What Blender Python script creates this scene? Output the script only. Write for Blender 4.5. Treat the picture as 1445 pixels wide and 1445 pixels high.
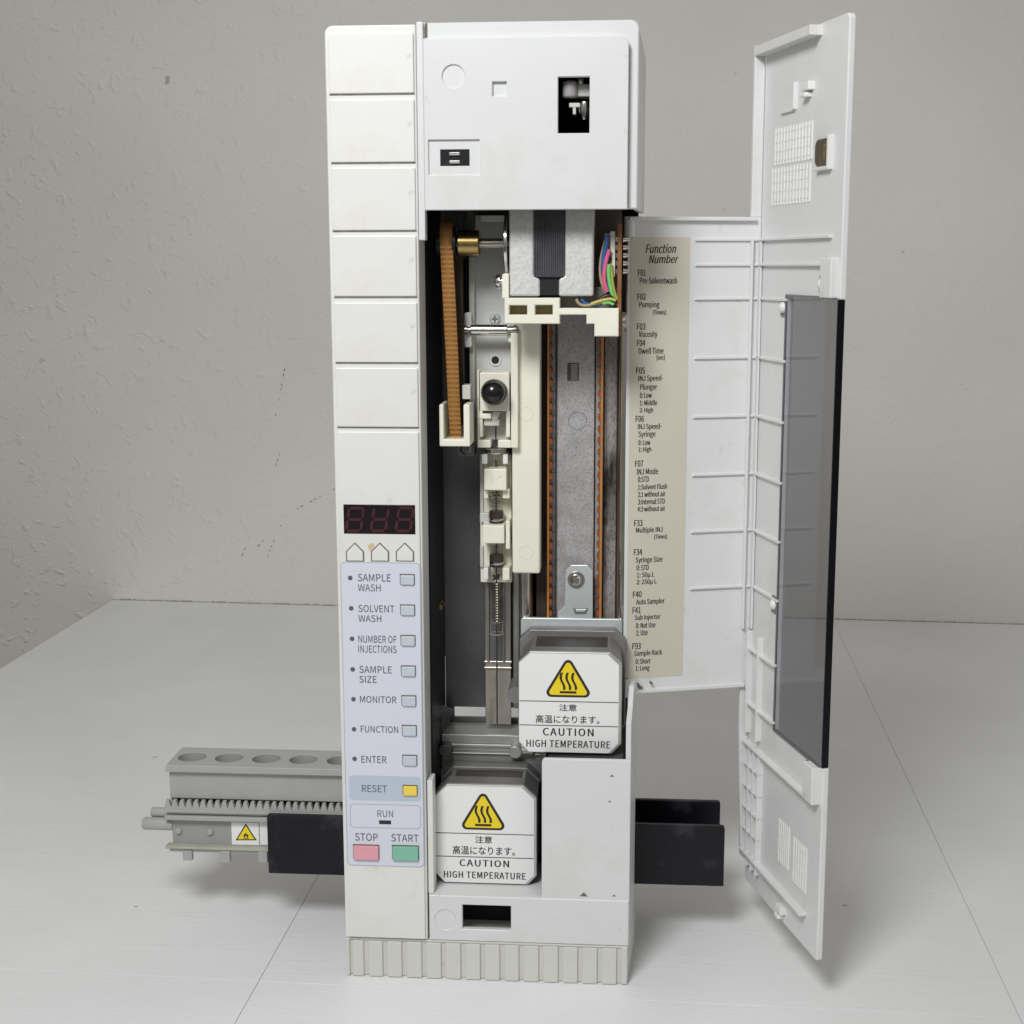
import bpy, bmesh, math, random
from mathutils import Matrix, Vector
from math import sin, cos, pi, radians, hypot

# ------------------------------------------------------------------ scene, camera, light
for o in list(bpy.data.objects):
    bpy.data.objects.remove(o)
scn = bpy.context.scene
COL = scn.collection
K = 0.001                                   # everything below is written in millimetres

F_PX, IMG = 2040.263, 1445.0
CAM = Vector((112.54, -559.263, 295.002))
CM = ((0.997194, -0.074168, -0.010117), (0.074809, 0.982729, 0.169255), (-0.002611, -0.169537, 0.98552))
cam_d = bpy.data.cameras.new('camera')
cam = bpy.data.objects.new('camera', cam_d)
COL.objects.link(cam)
cam_d.sensor_width = 36.0
cam_d.lens = 36.0 * F_PX / IMG
cam_d.clip_start = 0.02
cam_d.clip_end = 50.0
R_ = [Vector((CM[0][i], CM[1][i], CM[2][i])) for i in range(3)]      # right, forward, up
cam.matrix_world = Matrix(((R_[0].x, R_[2].x, -R_[1].x, CAM.x * K),
                           (R_[0].y, R_[2].y, -R_[1].y, CAM.y * K),
                           (R_[0].z, R_[2].z, -R_[1].z, CAM.z * K), (0, 0, 0, 1)))
scn.camera = cam

world = bpy.data.worlds.new('World')
scn.world = world
world.use_nodes = True
_n, _l = world.node_tree.nodes, world.node_tree.links      # pale ceiling above, dim floor below
_tc = _n.new('ShaderNodeTexCoord'); _sx = _n.new('ShaderNodeSeparateXYZ'); _mr = _n.new('ShaderNodeMapRange')
_mr.inputs['From Min'].default_value = -0.5; _mr.inputs['From Max'].default_value = 0.4
_cr = _n.new('ShaderNodeMix'); _cr.data_type = 'RGBA'
_cr.inputs[6].default_value = (0.14, 0.12, 0.10, 1); _cr.inputs[7].default_value = (1.0, 0.975, 0.905, 1)
_l.new(_tc.outputs['Generated'], _sx.inputs[0]); _l.new(_sx.outputs['Z'], _mr.inputs['Value'])
_l.new(_mr.outputs['Result'], _cr.inputs['Factor']); _l.new(_cr.outputs[2], _n['Background'].inputs[0])
world.node_tree.nodes['Background'].inputs[1].default_value = 0.325

lamp_d = bpy.data.lights.new('room_lamp', 'AREA')
lamp_d.shape = 'DISK'
lamp_d.size = 0.24
lamp_d.energy = 4.45
lamp_d.color = (0.98, 0.99, 1.0)
lamp = bpy.data.objects.new('room_lamp', lamp_d)
COL.objects.link(lamp)
LP = Vector((-75, -545, 700))
lamp.location = LP * K
lamp.rotation_euler = (Vector((90, 60, 170)) - LP).to_track_quat('-Z', 'Y').to_euler()

vs = scn.view_settings
vs.view_transform = 'Standard'
vs.look = 'None'
vs.exposure = 0.0
vs.gamma = 1.0
vs.use_curve_mapping = False

# ------------------------------------------------------------------ materials
MATS = {}


def mat(name, col, rough=0.5, metal=0.0, var=0.05, vscale=60.0, bump=0.0, bscale=400.0, spec=0.5,
        spots=None, aniso=None, coords='Object'):
    """procedural material: base colour varied by noise, optional dark spots, fine relief"""
    if name in MATS:
        return MATS[name]
    m = bpy.data.materials.new(name)
    m.use_nodes = True
    nt = m.node_tree
    N, L = nt.nodes, nt.links
    b = N['Principled BSDF']
    b.inputs['Roughness'].default_value = rough
    b.inputs['Metallic'].default_value = metal
    b.inputs['Specular IOR Level'].default_value = spec
    if coords == 'Object':
        tc = N.new('ShaderNodeTexCoord')
        src = tc.outputs['Object']
    else:
        g = N.new('ShaderNodeNewGeometry')
        src = g.outputs['Position']
    if aniso:
        mp = N.new('ShaderNodeMapping')
        mp.inputs['Scale'].default_value = aniso
        L.new(src, mp.inputs['Vector'])
        src = mp.outputs['Vector']
    n1 = N.new('ShaderNodeTexNoise')
    n1.inputs['Scale'].default_value = vscale
    n1.inputs['Detail'].default_value = 5
    L.new(src, n1.inputs['Vector'])
    r = N.new('ShaderNodeMapRange')
    r.inputs['From Min'].default_value = 0.25
    r.inputs['From Max'].default_value = 0.75
    r.inputs['To Min'].default_value = 1 - var
    r.inputs['To Max'].default_value = 1 + var
    L.new(n1.outputs['Fac'], r.inputs['Value'])
    mx = N.new('ShaderNodeMix')
    mx.data_type = 'RGBA'
    mx.blend_type = 'MULTIPLY'
    mx.inputs['Factor'].default_value = 1.0
    mx.inputs[6].default_value = (*col, 1)
    L.new(r.outputs['Result'], mx.inputs[7])
    out = mx.outputs[2]
    if spots:
        for (scol, sscale, lo, hi) in spots:
            n2 = N.new('ShaderNodeTexNoise')
            n2.inputs['Scale'].default_value = sscale
            n2.inputs['Detail'].default_value = 6
            n2.inputs['Roughness'].default_value = 0.65
            L.new(src, n2.inputs['Vector'])
            r2 = N.new('ShaderNodeMapRange')
            r2.inputs['From Min'].default_value = lo
            r2.inputs['From Max'].default_value = hi
            L.new(n2.outputs['Fac'], r2.inputs['Value'])
            m2 = N.new('ShaderNodeMix')
            m2.data_type = 'RGBA'
            L.new(r2.outputs['Result'], m2.inputs['Factor'])
            L.new(out, m2.inputs[6])
            m2.inputs[7].default_value = (*scol, 1)
            out = m2.outputs[2]
    L.new(out, b.inputs['Base Color'])
    r3 = N.new('ShaderNodeMapRange')
    r3.inputs['To Min'].default_value = max(0.02, rough - 0.08)
    r3.inputs['To Max'].default_value = min(1, rough + 0.08)
    L.new(n1.outputs['Fac'], r3.inputs['Value'])
    L.new(r3.outputs['Result'], b.inputs['Roughness'])
    if bump:
        n3 = N.new('ShaderNodeTexNoise')
        n3.inputs['Scale'].default_value = bscale
        n3.inputs['Detail'].default_value = 4
        L.new(src, n3.inputs['Vector'])
        bp = N.new('ShaderNodeBump')
        bp.inputs['Strength'].default_value = bump
        bp.inputs['Distance'].default_value = 0.0004
        L.new(n3.outputs['Fac'], bp.inputs['Height'])
        L.new(bp.outputs['Normal'], b.inputs['Normal'])
    MATS[name] = m
    return m


DIRT = (0.42, 0.38, 0.30)
mat('column_plastic', (0.78, 0.78, 0.755), 0.40, var=0.035, vscale=22, bump=0.12, bscale=1500,
    spots=[((0.69, 0.655, 0.56), 14, 0.50, 0.80), (DIRT, 110, 0.65, 0.93)])
mat('cover_plastic', (0.715, 0.722, 0.722), 0.38, var=0.03, vscale=22, bump=0.10, bscale=1500,
    spots=[((0.61, 0.595, 0.55), 16, 0.53, 0.85), (DIRT, 150, 0.66, 0.93)])
mat('door_plastic', (0.77, 0.775, 0.775), 0.36, var=0.03, vscale=20, bump=0.06, bscale=1200,
    spots=[((0.64, 0.62, 0.56), 18, 0.52, 0.82), (DIRT, 130, 0.645, 0.92)])
mat('base_plastic', (0.66, 0.655, 0.615), 0.5, var=0.04, vscale=60, bump=0.15, bscale=1500,
    spots=[(DIRT, 140, 0.64, 0.9)])
mat('gap_and_grime', (0.16, 0.14, 0.10), 0.8, var=0.3, vscale=300)  # dirt, and the painted dark of key gaps, screw crosses and the slot
mat('cream', (0.87, 0.85, 0.72), 0.42, var=0.03, vscale=70, bump=0.05, spots=[((0.55, 0.48, 0.33), 160, 0.68, 0.95)])
mat('cream_grey', (0.60, 0.60, 0.55), 0.45, var=0.05, vscale=70, bump=0.05)
mat('rack_grey', (0.40, 0.405, 0.39), 0.5, var=0.05, vscale=80, bump=0.12, bscale=1500,
    spots=[((0.30, 0.27, 0.20), 90, 0.72, 1.0)])
mat('rack_ledge', (0.43, 0.42, 0.36), 0.55, var=0.10, vscale=70, bump=0.1,
    spots=[((0.24, 0.20, 0.12), 120, 0.55, 0.8)])
mat('black_plastic', (0.006, 0.006, 0.010), 0.40, var=0.35, vscale=60, bump=0.08, bscale=900, spec=0.3,
    spots=[((0.050, 0.052, 0.064), 38, 0.56, 0.80)])
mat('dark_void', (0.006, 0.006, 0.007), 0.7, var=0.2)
mat('dark_metal', (0.15, 0.147, 0.152), 0.42, metal=0.5, var=0.35, vscale=30, bump=0.12, bscale=800,
    spots=[((0.02, 0.02, 0.02), 240, 0.62, 0.75), ((0.15, 0.14, 0.13), 60, 0.62, 0.9)])
mat('speckled_steel', (0.50, 0.495, 0.50), 0.45, metal=0.35, var=0.15, vscale=120, bump=0.15, bscale=900,
    spots=[((0.20, 0.195, 0.195), 1500, 0.48, 0.72), ((0.24, 0.21, 0.19), 40, 0.52, 0.85)])
mat('sooty_steel', (0.46, 0.43, 0.42), 0.45, metal=0.35, var=0.15, vscale=120, bump=0.15,
    spots=[((0.13, 0.12, 0.12), 1500, 0.46, 0.70), ((0.03, 0.026, 0.025), 60, 0.45, 0.60)], aniso=(1, 1, 0.3))
mat('rust_brown', (0.055, 0.038, 0.032), 0.6, metal=0.2, var=0.3, vscale=80)
mat('cast_aluminium', (0.66, 0.66, 0.65), 0.55, metal=0.35, var=0.14, vscale=900, bump=0.3, bscale=900)
mat('motor_cap', (0.27, 0.265, 0.26), 0.5, metal=0.55, var=0.12, vscale=90, bump=0.2, bscale=900)
mat('motor_rim', (0.52, 0.52, 0.51), 0.42, metal=0.6, var=0.12, vscale=90)
mat('lamination', (0.10, 0.10, 0.115), 0.4, metal=0.5, var=0.3, vscale=100)
mat('stack_steel', (0.045, 0.041, 0.038), 0.45, metal=0.3, var=0.35, vscale=60, aniso=(3, 1, 0.3))
mat('chrome', (0.72, 0.71, 0.69), 0.16, metal=1.0, var=0.05)
mat('worn_steel', (0.40, 0.37, 0.33), 0.30, metal=0.9, var=0.2, vscale=50, aniso=(1, 1, 0.25),
    spots=[((0.14, 0.11, 0.07), 60, 0.56, 0.8)])
mat('zinc', (0.66, 0.70, 0.71), 0.36, metal=0.45, var=0.05, vscale=60)
mat('brass', (0.42, 0.31, 0.12), 0.30, metal=1.0, var=0.15, vscale=120)
mat('belt_brown', (0.30, 0.135, 0.03), 0.45, var=0.06, vscale=120, bump=0.25, bscale=900, aniso=(0.06, 1, 1))
mat('belt_dark', (0.07, 0.035, 0.012), 0.6, var=0.2)
mat('belt_orange', (0.50, 0.21, 0.05), 0.45, var=0.08)
mat('belt_tooth', (0.27, 0.075, 0.015), 0.5, var=0.1)
mat('pcb', (0.24, 0.10, 0.03), 0.5, var=0.2, vscale=150)
mat('taupe', (0.20, 0.185, 0.165), 0.6, var=0.08)
mat('pale_plate', (0.60, 0.61, 0.60), 0.45, var=0.05, vscale=40)
mat('keypad', (0.69, 0.71, 0.80), 0.42, var=0.01, vscale=30)
mat('keypad_edge', (0.44, 0.47, 0.52), 0.45, var=0.01)
mat('reset_band', (0.50, 0.58, 0.69), 0.42, var=0.01)
mat('key_grey', (0.56, 0.61, 0.68), 0.4, var=0.02)
mat('key_yellow', (0.90, 0.68, 0.09), 0.4, var=0.03)
mat('key_pink', (0.78, 0.36, 0.42), 0.4, var=0.03)
mat('key_green', (0.22, 0.52, 0.38), 0.4, var=0.03)
mat('ink_grey', (0.10, 0.11, 0.13), 0.6, var=0.05)
mat('ink_black', (0.018, 0.018, 0.018), 0.6, var=0.05)
mat('display', (0.012, 0.008, 0.010), 0.22, var=0.2)
mat('segment', (0.060, 0.015, 0.024), 0.35, var=0.1)
mat('led_dark', (0.01, 0.025, 0.02), 0.3)
mat('label_white', (0.86, 0.865, 0.86), 0.4, var=0.015, vscale=60, spots=[((0.45, 0.44, 0.42), 110, 0.70, 0.9)])
mat('warning_yellow', (0.88, 0.68, 0.015), 0.4, var=0.02)
mat('warning_dark', (0.030, 0.018, 0.010), 0.5)
mat('label_tan', (0.66, 0.625, 0.52), 0.38, var=0.02, vscale=30)
mat('white_nylon', (0.82, 0.82, 0.80), 0.4, var=0.02)
mat('magnet', (0.20, 0.17, 0.11), 0.3, metal=0.9, var=0.25, vscale=120)
mat('stain', (0.62, 0.52, 0.30), 0.6, var=0.2)
mat('spring', (0.16, 0.155, 0.15), 0.35, metal=0.9)
mat('tape_dark', (0.06, 0.045, 0.04), 0.25, metal=0.3, var=0.3, vscale=200)
for nm, c in dict(wire_blue=(0.03, 0.13, 0.36), wire_pink=(0.72, 0.12, 0.27), wire_green=(0.18, 0.60, 0.16),
                  wire_yellow=(0.55, 0.46, 0.10), wire_tan=(0.40, 0.32, 0.20), wire_black=(0.015, 0.015, 0.018),
                  wire_violet=(0.10, 0.05, 0.22), wire_white=(0.7, 0.68, 0.62), wire_red=(0.35, 0.03, 0.04)).items():
    mat(nm, c, 0.4, var=0.05)


def glass_mats():
    m = bpy.data.materials.new('tinted_acrylic')
    m.use_nodes = True
    N, L = m.node_tree.nodes, m.node_tree.links
    N.remove(N['Principled BSDF'])
    fr = N.new('ShaderNodeFresnel'); fr.inputs['IOR'].default_value = 1.6
    gl = N.new('ShaderNodeBsdfGlossy'); gl.inputs['Roughness'].default_value = 0.03
    tr = N.new('ShaderNodeBsdfTransparent'); tr.inputs['Color'].default_value = (0.61, 0.61, 0.635, 1)
    nz = N.new('ShaderNodeTexNoise'); nz.inputs['Scale'].default_value = 80
    rr = N.new('ShaderNodeMapRange'); rr.inputs['To Min'].default_value = 0.02; rr.inputs['To Max'].default_value = 0.03
    L.new(nz.outputs['Fac'], rr.inputs['Value']); L.new(rr.outputs['Result'], gl.inputs['Roughness'])
    mx = N.new('ShaderNodeMixShader')
    gm = N.new('ShaderNodeNewGeometry'); im = N.new('ShaderNodeMath'); im.operation = 'SUBTRACT'; im.inputs[0].default_value = 1.0
    pm = N.new('ShaderNodeMath'); pm.operation = 'MULTIPLY'
    L.new(gm.outputs['Backfacing'], im.inputs[1]); L.new(fr.outputs[0], pm.inputs[0]); L.new(im.outputs[0], pm.inputs[1])
    L.new(pm.outputs[0], mx.inputs[0]); L.new(tr.outputs[0], mx.inputs[1]); L.new(gl.outputs[0], mx.inputs[2])
    L.new(mx.outputs[0], N['Material Output'].inputs[0])
    MATS['tinted_acrylic'] = m
    m = bpy.data.materials.new('clear_glass')
    m.use_nodes = True
    N, L = m.node_tree.nodes, m.node_tree.links
    N.remove(N['Principled BSDF'])
    fr = N.new('ShaderNodeLayerWeight'); fr.inputs['Blend'].default_value = 0.16
    gl = N.new('ShaderNodeBsdfGlossy'); gl.inputs['Roughness'].default_value = 0.05
    tr = N.new('ShaderNodeBsdfTransparent'); tr.inputs['Color'].default_value = (0.97, 0.96, 0.94, 1)
    mx = N.new('ShaderNodeMixShader')
    gm = N.new('ShaderNodeNewGeometry'); im = N.new('ShaderNodeMath'); im.operation = 'SUBTRACT'; im.inputs[0].default_value = 1.0
    pm = N.new('ShaderNodeMath'); pm.operation = 'MULTIPLY'
    L.new(gm.outputs['Backfacing'], im.inputs[1]); L.new(fr.outputs['Fresnel'], pm.inputs[0]); L.new(im.outputs[0], pm.inputs[1])
    L.new(pm.outputs[0], mx.inputs[0]); L.new(tr.outputs[0], mx.inputs[1]); L.new(gl.outputs[0], mx.inputs[2])
    L.new(mx.outputs[0], N['Material Output'].inputs[0])
    MATS['clear_glass'] = m


glass_mats()


def wall_mat(name, col, amount):
    """painted wall with splattered knockdown texture"""
    m = bpy.data.materials.new(name)
    m.use_nodes = True
    N, L = m.node_tree.nodes, m.node_tree.links
    b = N['Principled BSDF']
    b.inputs['Roughness'].default_value = 0.62
    b.inputs['Specular IOR Level'].default_value = 0.35
    g = N.new('ShaderNodeNewGeometry')
    big = N.new('ShaderNodeTexNoise'); big.inputs['Scale'].default_value = 5
    L.new(g.outputs['Position'], big.inputs['Vector'])
    heights = []
    for sc, lo, hi, wgt in ((95, 0.57, 0.78, 1.0), (210, 0.60, 0.80, 0.55)):
        n = N.new('ShaderNodeTexNoise'); n.inputs['Scale'].default_value = sc; n.inputs['Detail'].default_value = 2.5
        n.inputs['Distortion'].default_value = 0.6
        L.new(g.outputs['Position'], n.inputs['Vector'])
        r = N.new('ShaderNodeMapRange'); r.interpolation_type = 'SMOOTHSTEP'
        r.inputs['From Min'].default_value = lo; r.inputs['From Max'].default_value = hi
        r.inputs['To Max'].default_value = wgt
        L.new(n.outputs['Fac'], r.inputs['Value'])
        heights.append(r.outputs['Result'])
    fine = N.new('ShaderNodeTexNoise'); fine.inputs['Scale'].default_value = 320; fine.inputs['Detail'].default_value = 3
    L.new(g.outputs['Position'], fine.inputs['Vector'])
    fm = N.new('ShaderNodeMath'); fm.operation = 'MULTIPLY'; fm.inputs[1].default_value = 0.08
    L.new(fine.outputs['Fac'], fm.inputs[0])
    a = N.new('ShaderNodeMath'); a.operation = 'ADD'
    L.new(heights[0], a.inputs[0]); L.new(heights[1], a.inputs[1])
    a2 = N.new('ShaderNodeMath'); a2.operation = 'ADD'
    L.new(a.outputs[0], a2.inputs[0]); L.new(fm.outputs[0], a2.inputs[1])
    bp = N.new('ShaderNodeBump'); bp.inputs['Distance'].default_value = 0.0045
    sx_ = N.new('ShaderNodeSeparateXYZ'); L.new(g.outputs['Position'], sx_.inputs[0])
    rx = N.new('ShaderNodeMapRange')          # the splatter is thicker towards the left end of the wall
    rx.inputs['From Min'].default_value = -0.45; rx.inputs['From Max'].default_value = 0.05
    rx.inputs['To Min'].default_value = amount; rx.inputs['To Max'].default_value = amount * 0.42
    L.new(sx_.outputs['X'], rx.inputs['Value']); L.new(rx.outputs['Result'], bp.inputs['Strength'])
    L.new(a2.outputs[0], bp.inputs['Height']); L.new(bp.outputs['Normal'], b.inputs['Normal'])
    r = N.new('ShaderNodeMapRange')
    r.inputs['From Min'].default_value = 0.3; r.inputs['From Max'].default_value = 0.7
    r.inputs['To Min'].default_value = 0.95; r.inputs['To Max'].default_value = 1.05
    L.new(big.outputs['Fac'], r.inputs['Value'])
    mx = N.new('ShaderNodeMix'); mx.data_type = 'RGBA'; mx.blend_type = 'MULTIPLY'; mx.inputs['Factor'].default_value = 1
    mx.inputs[6].default_value = (*col, 1)
    L.new(r.outputs['Result'], mx.inputs[7])
    sp = N.new('ShaderNodeTexNoise'); sp.inputs['Scale'].default_value = 55; sp.inputs['Detail'].default_value = 3
    L.new(g.outputs['Position'], sp.inputs['Vector'])
    r2 = N.new('ShaderNodeMapRange'); r2.inputs['From Min'].default_value = 0.735; r2.inputs['From Max'].default_value = 0.80
    r2.inputs['To Max'].default_value = 0.6
    L.new(sp.outputs['Fac'], r2.inputs['Value'])
    m2 = N.new('ShaderNodeMix'); m2.data_type = 'RGBA'
    L.new(r2.outputs['Result'], m2.inputs['Factor']); L.new(mx.outputs[2], m2.inputs[6])
    m2.inputs[7].default_value = (0.16, 0.15, 0.14, 1)
    L.new(m2.outputs[2], b.inputs['Base Color'])
    MATS[name] = m


wall_mat('wall_paint', (0.785, 0.768, 0.732), 0.34)


def table_mat():
    m = bpy.data.materials.new('painted_board')
    m.use_nodes = True
    N, L = m.node_tree.nodes, m.node_tree.links
    b = N['Principled BSDF']
    b.inputs['Roughness'].default_value = 0.42
    b.inputs['Specular IOR Level'].default_value = 0.4
    g = N.new('ShaderNodeNewGeometry')
    oi = N.new('ShaderNodeObjectInfo')
    add = N.new('ShaderNodeVectorMath'); add.operation = 'ADD'
    L.new(g.outputs['Position'], add.inputs[0]); L.new(oi.outputs['Random'], add.inputs[1])
    mp = N.new('ShaderNodeMapping'); mp.inputs['Scale'].default_value = (0.10, 1.0, 1.0)
    mp.inputs['Rotation'].default_value = (0, 0, 0.03)
    L.new(add.outputs[0], mp.inputs['Vector'])
    hs = []
    for sc, lo, hi, w in ((130, 0.52, 0.74, 1.0), (420, 0.45, 0.75, 0.45)):
        n = N.new('ShaderNodeTexNoise'); n.inputs['Scale'].default_value = sc; n.inputs['Detail'].default_value = 4
        n.inputs['Distortion'].default_value = 1.2
        L.new(mp.outputs['Vector'], n.inputs['Vector'])
        r = N.new('ShaderNodeMapRange'); r.inputs['From Min'].default_value = lo; r.inputs['From Max'].default_value = hi
        r.inputs['To Max'].default_value = w
        L.new(n.outputs['Fac'], r.inputs['Value'])
        hs.append(r.outputs['Result'])
    a = N.new('ShaderNodeMath'); a.operation = 'ADD'
    L.new(hs[0], a.inputs[0]); L.new(hs[1], a.inputs[1])
    bp = N.new('ShaderNodeBump'); bp.inputs['Strength'].default_value = 0.16; bp.inputs['Distance'].default_value = 0.0007
    L.new(a.outputs[0], bp.inputs['Height']); L.new(bp.outputs['Normal'], b.inputs['Normal'])
    big = N.new('ShaderNodeTexNoise'); big.inputs['Scale'].default_value = 9; big.inputs['Detail'].default_value = 6
    L.new(g.outputs['Position'], big.inputs['Vector'])
    r = N.new('ShaderNodeMapRange')
    r.inputs['From Min'].default_value = 0.3; r.inputs['From Max'].default_value = 0.7
    r.inputs['To Min'].default_value = 0.95; r.inputs['To Max'].default_value = 1.04
    L.new(big.outputs['Fac'], r.inputs['Value'])
    mx = N.new('ShaderNodeMix'); mx.data_type = 'RGBA'; mx.blend_type = 'MULTIPLY'; mx.inputs['Factor'].default_value = 1
    mx.inputs[6].default_value = (0.82, 0.828, 0.84, 1)
    L.new(r.outputs['Result'], mx.inputs[7])
    sp = N.new('ShaderNodeTexNoise'); sp.inputs['Scale'].default_value = 75; sp.inputs['Detail'].default_value = 2
    L.new(g.outputs['Position'], sp.inputs['Vector'])
    r2 = N.new('ShaderNodeMapRange'); r2.inputs['From Min'].default_value = 0.765; r2.inputs['From Max'].default_value = 0.79
    r2.inputs['To Max'].default_value = 0.7
    L.new(sp.outputs['Fac'], r2.inputs['Value'])
    m2 = N.new('ShaderNodeMix'); m2.data_type = 'RGBA'
    L.new(r2.outputs['Result'], m2.inputs['Factor']); L.new(mx.outputs[2], m2.inputs[6])
    m2.inputs[7].default_value = (0.22, 0.20, 0.17, 1)
    L.new(m2.outputs[2], b.inputs['Base Color'])
    MATS['painted_board'] = m


table_mat()

# ------------------------------------------------------------------ pixel -> place helpers


def ray(px, py):
    a, c = (px - 722.5) / F_PX, (722.5 - py) / F_PX
    return R_[0] * a + R_[1] + R_[2] * c


class Plane:
    """upright (or any) plane: origin O, in-plane axes U and V, normal Nn towards the viewer"""

    def __init__(s, O, U, V=(0, 0, 1)):
        s.O, s.U, s.V = Vector(O), Vector(U).normalized(), Vector(V).normalized()
        s.N = s.U.cross(s.V)

    def uv(s, px, py, n=0.0):
        d = ray(px, py)
        o = s.O + s.N * n
        t = (o - CAM).dot(s.N) / d.dot(s.N)
        q = CAM + d * t - s.O
        return (q.dot(s.U), q.dot(s.V))

    def p(s, u, v, n=0.0):
        return s.O + s.U * u + s.V * v + s.N * n

    def rect(s, x0, y0, x1, y1, n=0.0):
        xm, ym = (x0 + x1) / 2, (y0 + y1) / 2
        return (s.uv(x0, ym, n)[0], s.uv(xm, y1, n)[1], s.uv(x1, ym, n)[0], s.uv(xm, y0, n)[1])


def FP(y):
    return Plane((0, y, 0), (1, 0, 0))


def at_z(px, py, z=0.0):
    d = ray(px, py)
    return CAM + d * ((z - CAM.z) / d.z)


# ------------------------------------------------------------------ object helpers
WORLD = {}


def link(name, me, parent, material, bevel=0.0, smooth=False, segs=2):
    """recentre a mesh written in world mm, scale to metres, link it as one object"""
    n = len(me.vertices)
    co = [v.co.copy() for v in me.vertices]
    lo = Vector([min(c[i] for c in co) for i in range(3)])
    hi = Vector([max(c[i] for c in co) for i in range(3)])
    ce = (lo + hi) / 2
    for v in me.vertices:
        v.co = (v.co - ce) * K
    me.update()
    if isinstance(material, str):
        material = MATS[material]
    me.materials.clear()
    me.materials.append(material)
    o = bpy.data.objects.new(name, me)
    COL.objects.link(o)
    WORLD[o.name] = ce
    if parent is not None:
        o.parent = parent
        o.location = (ce - WORLD[parent.name]) * K
    else:
        o.location = ce * K
    if smooth:
        for p in me.polygons:
            p.use_smooth = True
        me.set_sharp_from_angle(angle=radians(38))
    if bevel:
        b = o.modifiers.new('bevel', 'BEVEL')
        b.width = bevel * K
        b.segments = segs
        b.limit_method = 'ANGLE'
        b.angle_limit = radians(40)
        b.use_clamp_overlap = True
    return o


def dup(o, ce, parent):
    c = o.copy()
    COL.objects.link(c)
    WORLD[c.name] = Vector(ce)
    c.parent = parent
    c.location = (Vector(ce) - WORLD[parent.name]) * K
    return c


def empty(name, loc, parent=None, **props):
    o = bpy.data.objects.new(name, None)
    COL.objects.link(o)
    o.empty_display_size = 0.02
    WORLD[o.name] = Vector(loc)
    if parent is not None:
        o.parent = parent
        o.location = (Vector(loc) - WORLD[parent.name]) * K
    else:
        o.location = Vector(loc) * K
    for k, v in props.items():
        o[k] = v
    return o


class MB:
    """collects shapes in one bmesh"""

    def __init__(s):
        s.b = bmesh.new()

    def hexa(s, c):
        v = [s.b.verts.new(p) for p in c]     # 0-3 front ccw, 4-7 back
        for f in ((0, 1, 2, 3), (7, 6, 5, 4), (4, 5, 1, 0), (5, 6, 2, 1), (6, 7, 3, 2), (7, 4, 0, 3)):
            s.b.faces.new([v[i] for i in f])
        return s

    def box(s, x0, x1, y0, y1, z0, z1):
        return s.hexa([(x0, y0, z0), (x1, y0, z0), (x1, y0, z1), (x0, y0, z1),
                       (x0, y1, z0), (x1, y1, z0), (x1, y1, z1), (x0, y1, z1)])

    def prism(s, pl, pts, n0, n1):
        """polygon pts (u,v) on plane pl, from n0 (viewer side) to n1"""
        a = sum(pts[i][0] * pts[(i + 1) % len(pts)][1] - pts[(i + 1) % len(pts)][0] * pts[i][1] for i in range(len(pts)))
        if a < 0:
            pts = pts[::-1]
        f = [s.b.verts.new(pl.p(u, v, n0)) for u, v in pts]
        k = [s.b.verts.new(pl.p(u, v, n1)) for u, v in pts]
        s.b.faces.new(f)
        s.b.faces.new(k[::-1])
        for i in range(len(pts)):
            j = (i + 1) % len(pts)
            s.b.faces.new((f[j], f[i], k[i], k[j]))
        return s

    def rect(s, pl, r, n0, n1):
        return s.prism(pl, [(r[0], r[1]), (r[2], r[1]), (r[2], r[3]), (r[0], r[3])], n0, n1)

    def lathe(s, p0, p1, prof, seg=24, caps=True):
        """profile [(t along axis 0..1, radius)] around axis p0-p1"""
        p0, p1 = Vector(p0), Vector(p1)
        d = p1 - p0
        ax = d.normalized()
        a = ax.orthogonal().normalized()
        c = ax.cross(a)
        rings = []
        for t, r in prof:
            o = p0 + d * t
            if r < 1e-6:
                rings.append([s.b.verts.new(o)])
            else:
                rings.append([s.b.verts.new(o + a * (r * cos(2 * pi * i / seg)) + c * (r * sin(2 * pi * i / seg))) for i in range(seg)])
        for A, B in zip(rings, rings[1:]):
            for i in range(seg):
                j = (i + 1) % seg
                if len(A) == 1 and len(B) == 1:
                    continue
                if len(A) == 1:
                    s.b.faces.new((A[0], B[j], B[i]))
                elif len(B) == 1:
                    s.b.faces.new((A[i], A[j], B[0]))
                else:
                    s.b.faces.new((A[i], A[j], B[j], B[i]))
        if caps:
            if len(rings[0]) > 1:
                s.b.faces.new(rings[0][::-1])
            if len(rings[-1]) > 1:
                s.b.faces.new(rings[-1])
        return s

    def cyl(s, p0, p1, r, seg=24, r1=None):
        return s.lathe(p0, p1, [(0, r), (1, r if r1 is None else r1)], seg)

    def tube(s, pts, r, seg=8):
        pts = [Vector(p) for p in pts]
        rings = []
        ref = Vector((0.3, 0.5, 0.81)).normalized()
        for i, p in enumerate(pts):
            t = (pts[min(i + 1, len(pts) - 1)] - pts[max(i - 1, 0)]).normalized()
            a = (ref - t * ref.dot(t)).normalized()
            c = t.cross(a)
            rings.append([s.b.verts.new(p + a * (r * cos(2 * pi * k / seg)) + c * (r * sin(2 * pi * k / seg))) for k in range(seg)])
        for A, B in zip(rings, rings[1:]):
            for k in range(seg):
                j = (k + 1) % seg
                s.b.faces.new((A[k], A[j], B[j], B[k]))
        s.b.faces.new(rings[0][::-1])
        s.b.faces.new(rings[-1])
        return s

    def build(s, name, material, parent=None, bevel=0.0, smooth=False, segs=2):
        bmesh.ops.recalc_face_normals(s.b, faces=s.b.faces)
        me = bpy.data.meshes.new(name)
        s.b.to_mesh(me)
        s.b.free()
        return link(name, me, parent, material, bevel, smooth, segs)


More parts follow.
